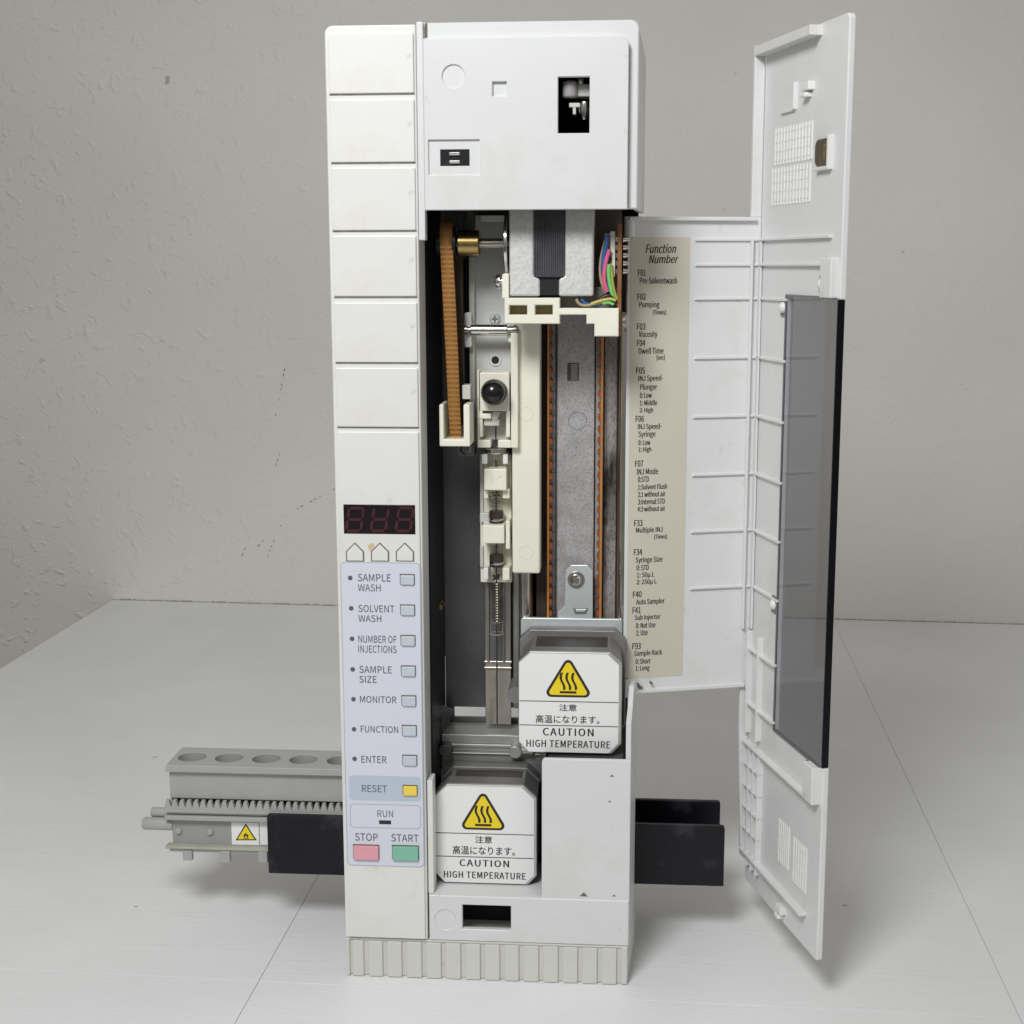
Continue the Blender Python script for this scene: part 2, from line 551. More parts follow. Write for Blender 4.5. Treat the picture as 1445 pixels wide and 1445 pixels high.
def rrect(x0, y0, x1, y1, r, n=5, corners=(1, 1, 1, 1)):
    """rounded rectangle outline, ccw from bottom left"""
    pts = []
    cs = ((x0 + r, y0 + r, pi, x0, y0), (x1 - r, y0 + r, 1.5 * pi, x1, y0), (x1 - r, y1 - r, 0, x1, y1), (x0 + r, y1 - r, 0.5 * pi, x0, y1))
    for k, (cx, cy, a, sx, sy) in enumerate(cs):
        if corners[k]:
            pts += [(cx + r * cos(a + pi / 2 * i / n), cy + r * sin(a + pi / 2 * i / n)) for i in range(n + 1)]
        else:
            pts.append((sx, sy))
    return pts


def circle(cx, cy, r, n=28):
    return [(cx + r * cos(2 * pi * i / n), cy + r * sin(2 * pi * i / n)) for i in range(n)]


def _area(pts):
    return sum(pts[i][0] * pts[(i + 1) % len(pts)][1] - pts[(i + 1) % len(pts)][0] * pts[i][1] for i in range(len(pts)))


def _inset(pts, d):
    """move a closed outline to its left by d"""
    out = []
    for i in range(len(pts)):
        p, c, n = Vector(pts[i - 1]), Vector(pts[i]), Vector(pts[(i + 1) % len(pts)])
        a, b = (c - p).normalized(), (n - c).normalized()
        na, nb = Vector((-a.y, a.x)), Vector((-b.y, b.x))
        m = (na + nb) / max(0.3, 1 + na.dot(nb))
        out.append((c.x + m.x * d, c.y + m.y * d))
    return out


def holed(name, pl, outer, holes, n0, n1, material, parent, bevel=0.0, smooth=False):
    """flat slab with openings cut through it, front edges chamfered by bevel"""
    loops = [outer if _area(outer) > 0 else outer[::-1]] + [h if _area(h) < 0 else h[::-1] for h in holes]
    b = bmesh.new()
    sg = 1 if n0 > n1 else -1

    def cap(lps, n):
        cu = bpy.data.curves.new('c', 'CURVE')
        cu.dimensions = '2D'
        cu.fill_mode = 'BOTH'
        for pts in lps:
            sp = cu.splines.new('POLY')
            sp.points.add(len(pts) - 1)
            for q, (u, v) in zip(sp.points, pts):
                q.co = (u, v, 0, 1)
            sp.use_cyclic_u = True
        ob = bpy.data.objects.new('c', cu)
        COL.objects.link(ob)
        me = bpy.data.meshes.new_from_object(ob.evaluated_get(bpy.context.evaluated_depsgraph_get()))
        bpy.data.objects.remove(ob)
        bpy.data.curves.remove(cu)
        vs_ = [b.verts.new(pl.p(v.co.x, v.co.y, n)) for v in me.vertices]
        for f in me.polygons:
            b.faces.new([vs_[i] for i in f.vertices])
        bpy.data.meshes.remove(me)
    ins = [_inset(l, bevel) for l in loops] if bevel else loops
    cap(ins, n0)
    cap(loops, n1)
    for l, q in zip(loops, ins):
        rows = [[b.verts.new(pl.p(u, v, n0)) for u, v in q]] if bevel else []
        rows.append([b.verts.new(pl.p(u, v, n0 - sg * bevel)) for u, v in l])
        rows.append([b.verts.new(pl.p(u, v, n1)) for u, v in l])
        for A, B in zip(rows, rows[1:]):
            for i in range(len(l)):
                j = (i + 1) % len(l)
                b.faces.new((A[i], A[j], B[j], B[i]))
    bmesh.ops.remove_doubles(b, verts=b.verts, dist=1e-3)
    bmesh.ops.recalc_face_normals(b, faces=b.faces)
    me = bpy.data.meshes.new(name)
    b.to_mesh(me)
    b.free()
    return link(name, me, parent, material, 0.0, smooth)


try:                                         # Blender's own bundled sans, plain built-in letters otherwise
    SANS = bpy.data.fonts.load(bpy.utils.system_resource('DATAFILES', path='fonts') + '/Noto Sans CJK Regular.woff2')
except Exception:
    SANS = None


def text_mesh(body, bold=0.0, spacing=1.0):
    cu = bpy.data.curves.new('t', 'FONT')
    if SANS:
        cu.font = SANS
    cu.body = body
    cu.size = 1.0
    cu.offset = bold
    cu.space_character = spacing
    cu.resolution_u = 3
    ob = bpy.data.objects.new('t', cu)
    COL.objects.link(ob)
    me = bpy.data.meshes.new_from_object(ob.evaluated_get(bpy.context.evaluated_depsgraph_get()))
    bpy.data.objects.remove(ob)
    bpy.data.curves.remove(cu)
    return me


def lettering(items, pl, n, material, parent, name='lettering', bold=0.012, shear=0.0, spacing=1.0, heavy=0.0):
    """items: (text, px0, py0, px1, py1): each fitted to its rectangle on plane pl, all one printed mesh"""
    b = bmesh.new()
    strikes = [(0.0, 0.0)] + ([(heavy, 0.02), (heavy / 2, 0.04)] if heavy else [])
    for it, (hs, hn) in [(i_, h_) for i_ in items for h_ in strikes]:
        me = text_mesh(it[0], bold, spacing)
        if not me.vertices:
            continue
        u0, v0, u1, v1 = pl.rect(*it[1:5], n)
        xs = [v.co.x + shear * v.co.y for v in me.vertices]
        ys = [v.co.y for v in me.vertices]
        x0, x1, y0, y1 = min(xs), max(xs), min(ys), max(ys)
        base = len(b.verts)
        b.from_mesh(me)
        b.verts.ensure_lookup_table()
        for i, v in enumerate(list(b.verts)[base:]):
            x, y = xs[i], ys[i]
            v.co = pl.p(u0 + (x - x0) / (x1 - x0) * (u1 - u0) + hs, v0 + (y - y0) / (y1 - y0) * (v1 - v0), n + hn)
        bpy.data.meshes.remove(me)
    me = bpy.data.meshes.new(name)
    b.to_mesh(me)
    b.free()
    return link(name, me, parent, material)


# ================================================================== THE SETTING
TA = -0.029
UL = -560.0
TU, TV = Vector((cos(TA), sin(TA), 0)), Vector((-sin(TA), cos(TA), 0))
T0 = at_z(365, 1384.5)                       # the crossing of two seams


def tp(u, v, z=0.0):
    q = T0 + TU * u + TV * v
    return (q.x, q.y, z)


VB = (at_z(158, 846) - T0).dot(TV) - 1.0
UL = (at_z(80, 895) - T0).dot(TU)             # free left edge of the table
tb = MB()
tb.hexa([tp(UL, -420, -20), tp(1000, -420, -20), tp(1000, VB - 30, -20), tp(UL, VB, -20),
         tp(UL, -420, -1.6), tp(1000, -420, -1.6), tp(1000, VB - 30, -1.6), tp(UL, VB, -1.6)])
table = tb.build('table', mat('table_groove', (0.42, 0.41, 0.39), 0.8))
table['kind'] = 'structure'
q = at_z(1220, 970) - T0
USEAM = q.dot(TU)
vq = (at_z(1257, 1060.5) - T0).dot(TV)
G = 0.10
vb = lambda u: VB + (u - UL) * ((at_z(1445, 881) - T0).dot(TV) - 1.0 - VB) / ((at_z(1445, 881) - T0).dot(TU) - UL)
for (u0, u1, v0, v1) in ((UL, -G, -420, -G), (UL, -G, G, None), (G, USEAM - G, -420, -G), (G, USEAM - G, G, vq - G),
                         (G, USEAM - G, vq + G, None), (USEAM + G, 1000, -420, -G), (USEAM + G, 1000, G, None)):
    va, vc = (v1, v1) if v1 is not None else (vb(u0), vb(u1))
    MB().hexa([tp(u0, v0, -1.5), tp(u1, v0, -1.5), tp(u1, vc, -1.5), tp(u0, va, -1.5),
               tp(u0, v0, 0), tp(u1, v0, 0), tp(u1, vc, 0), tp(u0, va, 0)]).build('board', 'painted_board', table, bevel=0.18)

wl, wr = at_z(158, 846), at_z(1445, 881)
wd = (wr - wl).normalized()
wn = Vector((wd.y, -wd.x, 0))
c0 = wl - wd * 1500
c1 = wl + wd * 1300


def wallbox(a, b, n, thick, z0, z1):
    A, B, C2, D = a, b, b - n * thick, a - n * thick
    return MB().hexa([(A.x, A.y, z0), (B.x, B.y, z0), (B.x, B.y, z1), (A.x, A.y, z1),
                      (D.x, D.y, z0), (C2.x, C2.y, z0), (C2.x, C2.y, z1), (D.x, D.y, z1)])


back_wall = wallbox(c0, c1, wn, 60, -900, 1400).build('back_wall', 'wall_paint')
back_wall['kind'] = 'structure'
# pencil scratches on the wall
WPL = Plane(wl, wd)
random.seed(5)
for poly in (((402, 520), (388, 590)), ((472, 690), (402, 727), (372, 797)), ((352, 758), (337, 795)), ((372, 762), (356, 780)),
             ((395, 640), (385, 668))):
    m = MB()
    for (a, b_) in zip(poly, poly[1:]):
        k = max(3, int(hypot(a[0] - b_[0], a[1] - b_[1]) / 7))
        for i in range(k):
            if random.random() < 0.38:
                continue
            t0, t1 = i / k, (i + random.uniform(0.25, 0.6)) / k
            p0 = WPL.uv(a[0] + (b_[0] - a[0]) * t0, a[1] + (b_[1] - a[1]) * t0)
            p1 = WPL.uv(a[0] + (b_[0] - a[0]) * t1, a[1] + (b_[1] - a[1]) * t1)
            w = random.uniform(0.18, 0.4)
            dx, dy = p1[0] - p0[0], p1[1] - p0[1]
            L_ = hypot(dx, dy) or 1
            nx, ny = -dy / L_ * w, dx / L_ * w
            m.prism(WPL, [(p0[0] + nx, p0[1] + ny), (p0[0] - nx, p0[1] - ny), (p1[0] - nx, p1[1] - ny), (p1[0] + nx, p1[1] + ny)], 0.35, -0.2)
    m.build('scuff', mat('pencil', (0.24, 0.23, 0.22), 0.8), back_wall)
# grime line where wall and table meet
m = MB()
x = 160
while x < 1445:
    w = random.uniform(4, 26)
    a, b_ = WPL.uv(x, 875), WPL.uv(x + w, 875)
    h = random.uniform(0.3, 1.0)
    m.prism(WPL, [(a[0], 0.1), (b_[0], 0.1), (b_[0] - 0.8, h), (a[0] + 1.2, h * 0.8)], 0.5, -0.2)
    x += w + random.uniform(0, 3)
m.build('gap_and_grime', mat('wall_grime', (0.40, 0.385, 0.36), 0.9, var=0.3, vscale=300), back_wall)

# ================================================================== THE AUTO INJECTOR
W, H = 118.0, 383.2
inj = empty('auto_injector', (59, 38, 0), label='tall white laboratory auto injector with its hinged door swung open and works exposed',
            category='instrument')
P0 = FP(0)

# ---- base: plinth with raised ribs
ZB = 17.0
m = MB()
m.hexa([(0.6, 0.9, 0), (117.6, 0.9, 0), (118, 0.9, ZB), (0.2, 0.9, ZB),
        (0.6, 38, 0), (121, 38, 0), (121, 38, ZB), (0.2, 38, ZB)])
base = m.build('base', 'base_plastic', inj, bevel=0.8)
MB().box(4, 112, 38.2, 100, 0, 16).build('rear_foot', 'base_plastic', inj, bevel=0.8)
n_rib = 14
edges = [497, 519.3, 546, 573, 601, 628.5, 656, 683.5, 711, 738, 766, 793.5, 821, 848.5]
for i, ex in enumerate(edges):
    u0 = P0.uv(ex + 1, 1355)[0]
    u1 = P0.uv((edges[i + 1] if i < 13 else 876) - 6, 1355)[0]
    MB().box(u0, u1, -0.35, 1.5, 0.25, ZB - 1.0).build('rib', 'base_plastic', base, bevel=0.3)
MB().box(0.15, 1.6, -0.3, 1.5, 0.25, ZB - 0.2).build('corner_rib', 'base_plastic', base, bevel=0.3)
MB().box(W - 2.8, W - 0.3, -0.2, 1.5, 0.25, ZB - 0.4).build('corner_rib', 'base_plastic', base, bevel=0.5)
MB().box(0.3, W - 0.3, 0.3, 1.5, ZB - 0.9, ZB + 0.05).build('top_rail', 'base_plastic', base, bevel=0.25)

# ---- control column
CX = 34.7
m = MB()
m.prism(P0, rrect(0.0, ZB + 0.25, CX, H, 3.2, corners=(0, 0, 0, 1)), 0, -18)
column = m.build('control_column', 'column_plastic', inj, bevel=0.7, segs=3)
tl = [(38.5, 50, 132), (0, 141, 229), (0, 237, 325), (0, 333, 418), (0, 427, 511), (0, 519, 602)]
for i, (_, y0, y1) in enumerate(tl):
    r = P0.rect(463.5 + i * 2.0, y0 - (3 if i == 0 else 0), 586.5, y1)
    r = (1.5, r[1], CX - 0.9, r[3])
    c = 1 if i == 0 else 0
    MB().prism(P0, rrect(*r, 2.2, corners=(0, 0, 0, c)), 1.1, -0.5).build('cover_tile', 'column_plastic', column, bevel=0.35)
for y0 in (134, 231, 327, 420.5, 513, 604):
    r = P0.rect(463, y0 - 1.4, 588, y0 + 0.4)
    MB().box(1.4, CX - 0.6, -0.12, 0.4, r[1], r[3]).build('seam', mat('seam_grey', (0.36, 0.35, 0.32), 0.7, var=0.3, vscale=200), column)
# long lower tile under the sixth seam
r = P0.rect(476, 610, 592, 1321)
MB().rect(P0, (1.5, ZB + 1.0, CX - 0.9, P0.uv(530, 609)[1]), 1.1, -0.5).build('cover_tile', 'column_plastic', column, bevel=0.35)
# stain beside the arrow keys
st = P0.uv(523.5, 772, 1.1)
MB().prism(P0, [(st[0] + (1.25 + 0.25 * sin(3 * a) + 0.15 * cos(5 * a)) * cos(a), st[1] + (1.5 + 0.3 * sin(2 * a)) * sin(a)) for a in [2 * pi * i / 18 for i in range(18)]],
           1.16, 1.0).build('stain', 'stain', column)
TF = 1.1                                     # front of the column tiles
# display
r = P0.rect(485, 712, 586, 753.5, TF)
MB().rect(P0, r, TF + 0.15, TF - 1.2).build('display', 'display', column, bevel=0.1)
dz = (r[3] - r[1])
for k, cxp in enumerate((501, 536, 571)):
    c = P0.uv(cxp, 733, TF)
    hw, hh, sl = 2.9, 4.6, 0.16
    th = 0.55
    segs_ = [(-hw, hh, hw, hh), (-hw, 0, hw, 0), (-hw, -hh, hw, -hh), (-hw, 0.2, -hw, hh), (hw, 0.2, hw, hh), (-hw, -hh, -hw, -0.2), (hw, -hh, hw, -0.2)]
    if k == 1:
        segs_ = segs_[1:]
    m = MB()
    for (a, b_, c2, d) in segs_:
        if b_ == d:
            pts = [(a + 0.7, b_ - th), (c2 - 0.7, b_ - th), (c2 - 0.2, b_), (c2 - 0.7, b_ + th), (a + 0.7, b_ + th), (a + 0.2, b_)]
        else:
            pts = [(a - th, b_ + 0.6), (a + th, b_ + 0.6), (a + th, d - 0.6), (a, d - 0.1), (a - th, d - 0.6)]
        m.prism(P0, [(c[0] + x_ + sl * y_, c[1] + y_) for x_, y_ in pts], TF + 0.22, TF + 0.05)
    m.build('segment_digit', 'segment', column)
# arrow keys
for cxp in (501, 536.3, 571.5):
    c = P0.uv(cxp, 779, TF)
    pts = [(-3.35, -3.5), (3.35, -3.5), (3.35, 0.2), (0, 3.6), (-3.35, 0.2)]
    MB().prism(P0, [(c[0] + a * 1.1, c[1] + b_ * 1.09) for a, b_ in pts], TF + 0.06, TF - 0.8).build('key_gap', 'gap_and_grime', column)
    MB().prism(P0, [(c[0] + a * 0.95 - 0.02, c[1] + b_ * 0.95 - 0.12) for a, b_ in pts], TF + 0.55, TF - 0.5).build('arrow_key', 'column_plastic', column, bevel=0.2)
# keypad sheet
kl, kt = P0.uv(482, 1000, TF)[0], P0.uv(540, 793.5, TF)[1]
a0, a1 = P0.uv(484.8, 1000, TF)[0], P0.uv(596, 1000, TF)[0]
kb = P0.uv(543, 1222.5, TF)[1]
MB().prism(P0, rrect(a0, kb, a1, kt, 2.0), TF + 0.10, TF - 0.3).build('keypad_rim', 'keypad_edge', column)
MB().prism(P0, rrect(a0 + 0.35, kb + 0.35, a1 - 0.35, kt - 0.35, 1.7), TF + 0.16, TF - 0.2).build('keypad_sheet', 'keypad', column)
KF = TF + 0.16
r = P0.rect(493, 1095, 594, 1130, KF)
MB().prism(P0, rrect(*r, 1.6), KF + 0.06, KF - 0.2).build('reset_band', 'reset_band', column)
r = P0.rect(494, 1135, 594, 1169, KF)
MB().prism(P0, rrect(*r, 1.6), KF + 0.05, KF - 0.2).build('run_frame', 'keypad_edge', column)
MB().prism(P0, rrect(r[0] + 0.35, r[1] + 0.35, r[2] - 0.35, r[3] - 0.35, 1.3), KF + 0.09, KF - 0.2).build('run_field', 'keypad', column)


def key(x0, y0, x1, y1, material, d=1.0, name='button'):
    r = P0.rect(x0, y0, x1, y1, KF)
    MB().rect(P0, (r[0] - 0.35, r[1] - 0.15, r[2] + 0.3, r[3] + 0.45), KF + 0.09, KF - 0.8).build('key_gap', 'gap_and_grime', column)
    MB().rect(P0, (r[0], r[1], r[2], r[3]), KF + d, KF - 0.5).build(name, material, column, bevel=0.3)


for k, (yy, x0) in enumerate(((818, 565.5), (861, 566), (904, 566.5), (947, 567), (989, 567.7), (1031, 568.4), (1073, 569))):
    key(x0, yy - 6.5, x0 + 19, yy + 6.7, 'key_grey')
key(569.5, 1109, 588.5, 1122, 'key_yellow', name='reset_button')
key(499.5, 1193, 534.5, 1212, 'key_pink', 1.3, 'stop_button')
key(554.5, 1194, 590.5, 1213, 'key_green', 1.3, 'start_button')
r = P0.rect(535, 1157.5, 552, 1163, KF)
MB().rect(P0, r, KF + 0.13, KF - 0.2).build('run_light', 'led_dark', column)
for (x_, y_) in ((494.2, 815.5), (495.6, 858.3), (496.8, 901.3), (497.7, 944.5), (498.8, 986.6), (499.6, 1029), (500.4, 1070.8)):
    c = P0.uv(x_, y_, KF)
    MB().cyl((c[0], -KF - 0.12, c[1]), (c[0], -KF + 0.3, c[1]), 0.95, 14).build('indicator_light', 'ink_grey', column, smooth=True)
for cap in ([('SAMPLE', 504.8, 810, 551.3, 820.5), ('WASH', 505, 824.5, 537, 834.5)], [('SOLVENT', 505.7, 854, 556.4, 864), ('WASH', 505.7, 868, 538, 877.7)],
            [('NUMBER OF', 505.7, 897, 559.5, 907.3), ('INJECTIONS', 505.7, 911, 559.5, 921.3)], [('SAMPLE', 507, 940, 553, 950), ('SIZE', 507, 954, 531.5, 963.6)],
            [('MONITOR', 508, 982.4, 559.3, 992)], [('FUNCTION', 509, 1024.5, 561.7, 1034)], [('ENTER', 510, 1067, 545.3, 1076.6)],
            [('RESET', 510.7, 1108, 546, 1118)], [('RUN', 532.6, 1143.6, 554.7, 1153.3)], [('STOP', 501, 1176, 533, 1186.6)], [('START', 552, 1177.4, 590.7, 1188)]):
    lettering(cap, P0, KF + 0.14, 'ink_grey', column, bold=0.0)

# ---- left shell (behind the column), open where the rack passes
MB().hexa([(0.1, 18.2, 92), (3, 18.2, 92), (3, 18.2, H - 0.6), (0.1, 18.2, H - 0.6),
           (0.1, 77, 92), (3, 77, 92), (3, 77, H - 2), (0.1, 77, H - 2)]).build('side_panel', 'column_plastic', inj, bevel=0.6)
MB().box(0.1, 3, 18.2, 38, ZB + 0.2, 91.8).build('side_panel', 'column_plastic', inj, bevel=0.6)

# ---- top housing
P3 = FP(3)
hz0 = P3.uv(893, 295)[1]
flx = P3.uv(600, 150)[0]
tz = P3.uv(700, 30.5)[1]
ut = P3.uv(895, 30.5)[1]
housing = empty('top_housing', (76, 40, 340), inj)
# front flange with the big opening behind the cover
holed('flange', P3, rrect(CX + 0.3, hz0, 118.1, tz, 3.2, corners=(0, 0, 1, 0)),
      [rrect(60, hz0 + 9, 112, tz - 8, 2)], 0, -2, 'cover_plastic', housing, bevel=0.5)
MB().hexa([(116.2, 5.1, hz0), (118.05, 5.1, hz0), (118.05, 5.1, tz - 2.6), (116.2, 5.1, tz - 2.6),
           (119.6, 77, hz0 + 0.8), (121.7, 77, hz0 + 0.8), (121.7, 77, tz - 4), (119.6, 77, tz - 4)]).build('side_panel', 'cover_plastic', housing, bevel=0.3)
MB().hexa([(CX + 0.3, 5.1, tz - 2.2), (116.4, 5.1, tz - 2.2), (116.4, 5.1, tz - 0.1), (CX + 0.3, 5.1, tz - 0.1),
           (CX + 0.3, 77, tz - 3.6), (119.4, 77, tz - 3.6), (119.4, 77, tz - 1.4), (CX + 0.3, 77, tz - 1.4)]).build('top_panel', 'cover_plastic', housing, bevel=0.3)
MB().box(3.2, 119.4, 77.2, 79, 118, tz - 1.4).build('rear_panel', 'dark_void', inj)
MB().box(CX + 0.3, 116, 6, 77, hz0 + 6, hz0 + 8).build('dark_liner', 'dark_void', housing)  # black sheet added to keep light from below out of the opening
MB().box(112, 113.6, 6, 77, hz0 + 8.2, tz - 4).build('dark_liner', 'dark_void', housing)
MB().box(CX + 0.3, 60, 6, 60, hz0 + 8.2, tz - 4).build('dark_liner_box', 'dark_void', housing)  # black liner added beside the opening so it stays dark
# cover plate, proud of the flange
c0_ = P0.rect(598.5, 53, 886.5, 296)
hole_r = P0.rect(787.5, 108.5, 832, 188)
rec_r = P0.rect(605, 197.5, 677, 247)
sq_r = P0.rect(695, 115.5, 715, 136)
cc = P0.uv(640, 108)
R16 = P0.uv(656, 108)[0] - cc[0]


def rc(r):
    return [(r[0], r[1]), (r[2], r[1]), (r[2], r[3]), (r[0], r[3])]


cover = holed('cover_plate', P0, rrect(c0_[0], c0_[1], c0_[2], c0_[3], 3.0, corners=(0, 0, 1, 0)),
              [rc(hole_r), rc(rec_r), rc(sq_r), circle(cc[0], cc[1], R16, 40)], 0.6, -2.6, 'cover_plastic', inj, bevel=0.28)
MB().prism(P0, circle(cc[0], cc[1], R16 - 0.02, 40), -0.15, -2.5).build('blanking_disc', 'cover_plastic', cover)
MB().rect(P0, (sq_r[0] + 0.01, sq_r[1] + 0.01, sq_r[2] - 0.01, sq_r[3] - 0.01), -1.0, -2.5).build('blanking_square', 'cover_plastic', cover)
MB().rect(P0, (rec_r[0] + 0.01, rec_r[1] + 0.01, rec_r[2] - 0.01, rec_r[3] - 0.01), -0.45, -2.5).build('connector_recess', 'cover_plastic', cover)
con = P0.rect(621, 210.5, 662.5, 234)
MB().rect(P0, con, -0.40, -2).build('connector', 'black_plastic', cover)
for yy in (217, 228.5):
    r = P0.rect(633, yy - 2.6, 650, yy + 2.6)
    MB().rect(P0, r, 0.4, -1).build('pin', 'chrome', cover, bevel=0.5)
# left strip that runs down beside the column, with the slot at its top
r = P0.rect(588.8, 35, 598.3, 339)
MB().box(CX + 0.12, r[2], 0.2, 6, r[1], tz).build('edge_strip', 'cover_plastic', cover, bevel=0.35)
s0 = P3.rect(599.5, 34, 603.2, 53)
MB().box(s0[0], s0[2], 2.85, 3.4, s0[1], s0[3] + 0.3).build('slot', 'gap_and_grime', housing)  # dark patch laid on the flange, painting the shade inside the slot
# catch seen through the opening
Pm = FP(12)
c = Pm.uv(805, 129)
e = Pm.uv(850, 131)
m = MB()
m.cyl((c[0], 7.0, c[1] + 3.2), (c[0], 7.0, c[1] - 3.0), 2.9, 22)
m.build('latch_roller', mat('smoky_nylon', (0.34, 0.33, 0.33), 0.25), housing, bevel=0.7, smooth=True)
MB().box(c[0] + 1.5, c[0] + 13, 7.5, 21, c[1] - 2.4, c[1] + 2.2).build('latch_arm', 'cream_grey', housing, bevel=0.5)
MB().cyl((c[0] + 4, 9.0, c[1] + 2.2), (c[0] + 4, 9.0, c[1] + 4.2), 1.9, 18).build('latch_screw', 'chrome', housing, smooth=True)
m = MB().box(c[0] - 0.3, c[0] + 3.6, 6.5, 18.5, c[1] - 6.4, c[1] - 4.8)
m.box(c[0] + 1.1, c[0] + 2.3, 6.699999999999999, 18, c[1] - 9, c[1] - 6.3)
m.build('latch_hook', 'cream_grey', housing, bevel=0.2)
MB().lathe((c[0] + 5.5, 7.0, c[1] - 4.5), (c[0] + 5.5, 7.0, c[1] - 11), [(0, 1.8), (0.5, 2.3), (1, 0.9)], 18).build('latch_pin', 'chrome', housing, smooth=True)

# ---- lower front
P1 = FP(0.8)
lp = P1.rect(764.5, 1072, 889, 1268)
led = P0.uv(700, 1266)[1]
lowr = empty('lower_cover', (76, 10, 50), inj)
xr = P1.uv(889.5, 1170)[0]
MB().prism(P1, rrect(lp[0], led - 1.0, xr, lp[3], 1.8, corners=(0, 0, 0, 1)), 0, -2.2).build('front_plate', 'cover_plastic', lowr, bevel=0.45)
# side wall with the raised fin behind the front plate
zfin, zt = P1.uv(892, 1000)[1], lp[3]
MB().prism(Plane((118, 0, 0), (0.07, 1, 0)), [(3.2, ZB + 0.4), (37.5, ZB + 0.4), (37.5, zt + 22), (26, zt + 26), (19, zt + 26), (12, zt + 19), (3.2, zt + 15)], 0, -2.2
           ).build('side_panel', 'cover_plastic', lowr, bevel=0.35)
# panel below with the dark window and blanking disc
wr_ = P0.rect(652.5, 1278, 721, 1312)
dc = P0.uv(628.5, 1298)
holed('lower_panel', P0, rc((CX + 0.7, ZB + 0.3, 118.0, led)), [rc(wr_), circle(dc[0], dc[1], 4.3, 36)], 0, -2.4, 'cover_plastic', lowr, bevel=0.35)
MB().prism(P0, circle(dc[0], dc[1], 4.28, 36), -0.3, -2.2).build('blanking_disc', 'cover_plastic', lowr)
MB().box(CX + 0.7, lp[0] + 2, 2.5, 36, led - 2.2, led - 0.05).build('bay_floor', 'cover_plastic', lowr, bevel=0.2)
MB().box(wr_[0] - 3, wr_[2] + 3, 20, 21, ZB + 0.4, led - 2.3).build('window_back', 'dark_void', lowr)
MB().box(118 - 4, 118 - 0.3, 2.5, 9, ZB + 0.4, led - 2.3).build('corner_post', 'cover_plastic', lowr)
lip = P0.rect(602.5, 1103, 611.5, 1266)
MB().box(CX + 0.35, CX + 2.6, 1.2, 10, led + 0.1, lip[3]).build('bay_lip', 'column_plastic', lowr, bevel=0.3)
# small dark triangles on the front plate
for (x_, y_, s_) in ((823, 1263, 1.5), (866, 1264, 0.7), (863, 1095, 0.8), (860, 1131, 0.6)):
    c = P1.uv(x_, y_)
    MB().prism(P1, [(c[0] - s_, c[1] - s_ * 0.35), (c[0] + s_ * 1.2, c[1] - s_ * 0.4), (c[0] + s_ * 0.2, c[1] + s_ * 0.8)], 0.08, -0.1).build('dark_fleck', 'gap_and_grime', lowr)

# ---- inner chassis
ch = empty('chassis', (76, 55, 100), inj)
PB = FP(64)
MB().box(CX - 0.2, CX + 0.6, 18.4, 64, led + 1, hz0 - 1).build('black_wall', 'black_plastic', ch)
MB().box(3.2, CX - 0.3, 40, 42, 92, hz0).build('inner_wall', 'dark_void', ch)
# dark back panel with its slot
sl = PB.rect(641, 998, 742, 1013)
b_l, b_r = CX + 0.7, PB.uv(735, 800)[0]
b_b, b_t = PB.uv(660, 1060)[1], PB.uv(660, 296)[1]
m = MB()
m.rect(PB, (b_l, sl[3], b_r, b_t), 0, -2)
m.rect(PB, (b_l, b_b, b_r, sl[1]), 0, -2)
m.rect(PB, (b_l, sl[1], sl[0], sl[3]), 0, -2)
m.rect(PB, (sl[2], sl[1], b_r, sl[3]), 0, -2)
m.build('back_panel', 'dark_metal', ch)
# right hand steel behind the belts
Pq = FP(58)
r = Pq.rect(757, 296, 886, 1090)
MB().rect(Pq, (r[0], r[1], r[2] + 1, hz0 - 0.5), -4, -6).build('rear_plate', 'rust_brown', ch)
PC = FP(54)
r = PC.rect(786, 440, 838.5, 875)
cp = MB().rect(PC, r, 0, -5).build('centre_plate', 'speckled_steel', ch, bevel=0.4)
r = PC.rect(800.5, 512, 817, 537.5)
m = MB().rect(PC, r, 0.08, -0.1)
m.build('square_mark', mat('mark_dark', (0.10, 0.10, 0.10), 0.4, metal=0.5), cp)
MB().rect(PC, (r[0] + 1.6, r[1] + 0.2, r[2] - 0.6, r[3] - 0.5), 0.16, -0.1).build('square_mark', 'worn_steel', cp)
for (x_, y_) in ((815, 594), (868, 767)):
    c = PC.uv(x_, y_)
    m = MB()
    for i in range(40):
        a, b2 = 2 * pi * i / 40, 2 * pi * (i + 1) / 40
        m.prism(PC, [(c[0] + 3.9 * cos(a), c[1] + 3.9 * sin(a)), (c[0] + 3.9 * cos(b2), c[1] + 3.9 * sin(b2)),
                     (c[0] + 3.7 * cos(b2), c[1] + 3.7 * sin(b2)), (c[0] + 3.7 * cos(a), c[1] + 3.7 * sin(a))], 0.05, -0.1)
    m.build('ring_mark', 'lamination', cp)
P57 = FP(57)
r = P57.rect(779.5, 440, 786, 875)
MB().rect(P57, r, 0, -3).build('guide_strip', 'dark_metal', ch)
r = P57.rect(764, 800, 780, 875)
MB().rect(P57, r, -1, -3).build('guide_strip', 'speckled_steel', ch)
r = P57.rect(776, 440, 783, 875)
MB().rect(P57, r, 0.8, -3).build('guide_strip', 'speckled_steel', ch)
r = P57.rect(840, 440, 851, 875)
MB().rect(P57, r, 0.8, -3).build('guide_strip', 'speckled_steel', ch)
r = P57.rect(852, 440, 870, 875)
MB().rect(P57, r, 1.2, -3).build('sooty_plate', 'sooty_steel', ch, bevel=0.3)
r = P57.rect(870, 440, 876, 875)
MB().rect(P57, r, 0, -3).build('guide_strip', 'rust_brown', ch)
# toothed belts, seen on edge
PBt = FP(50)


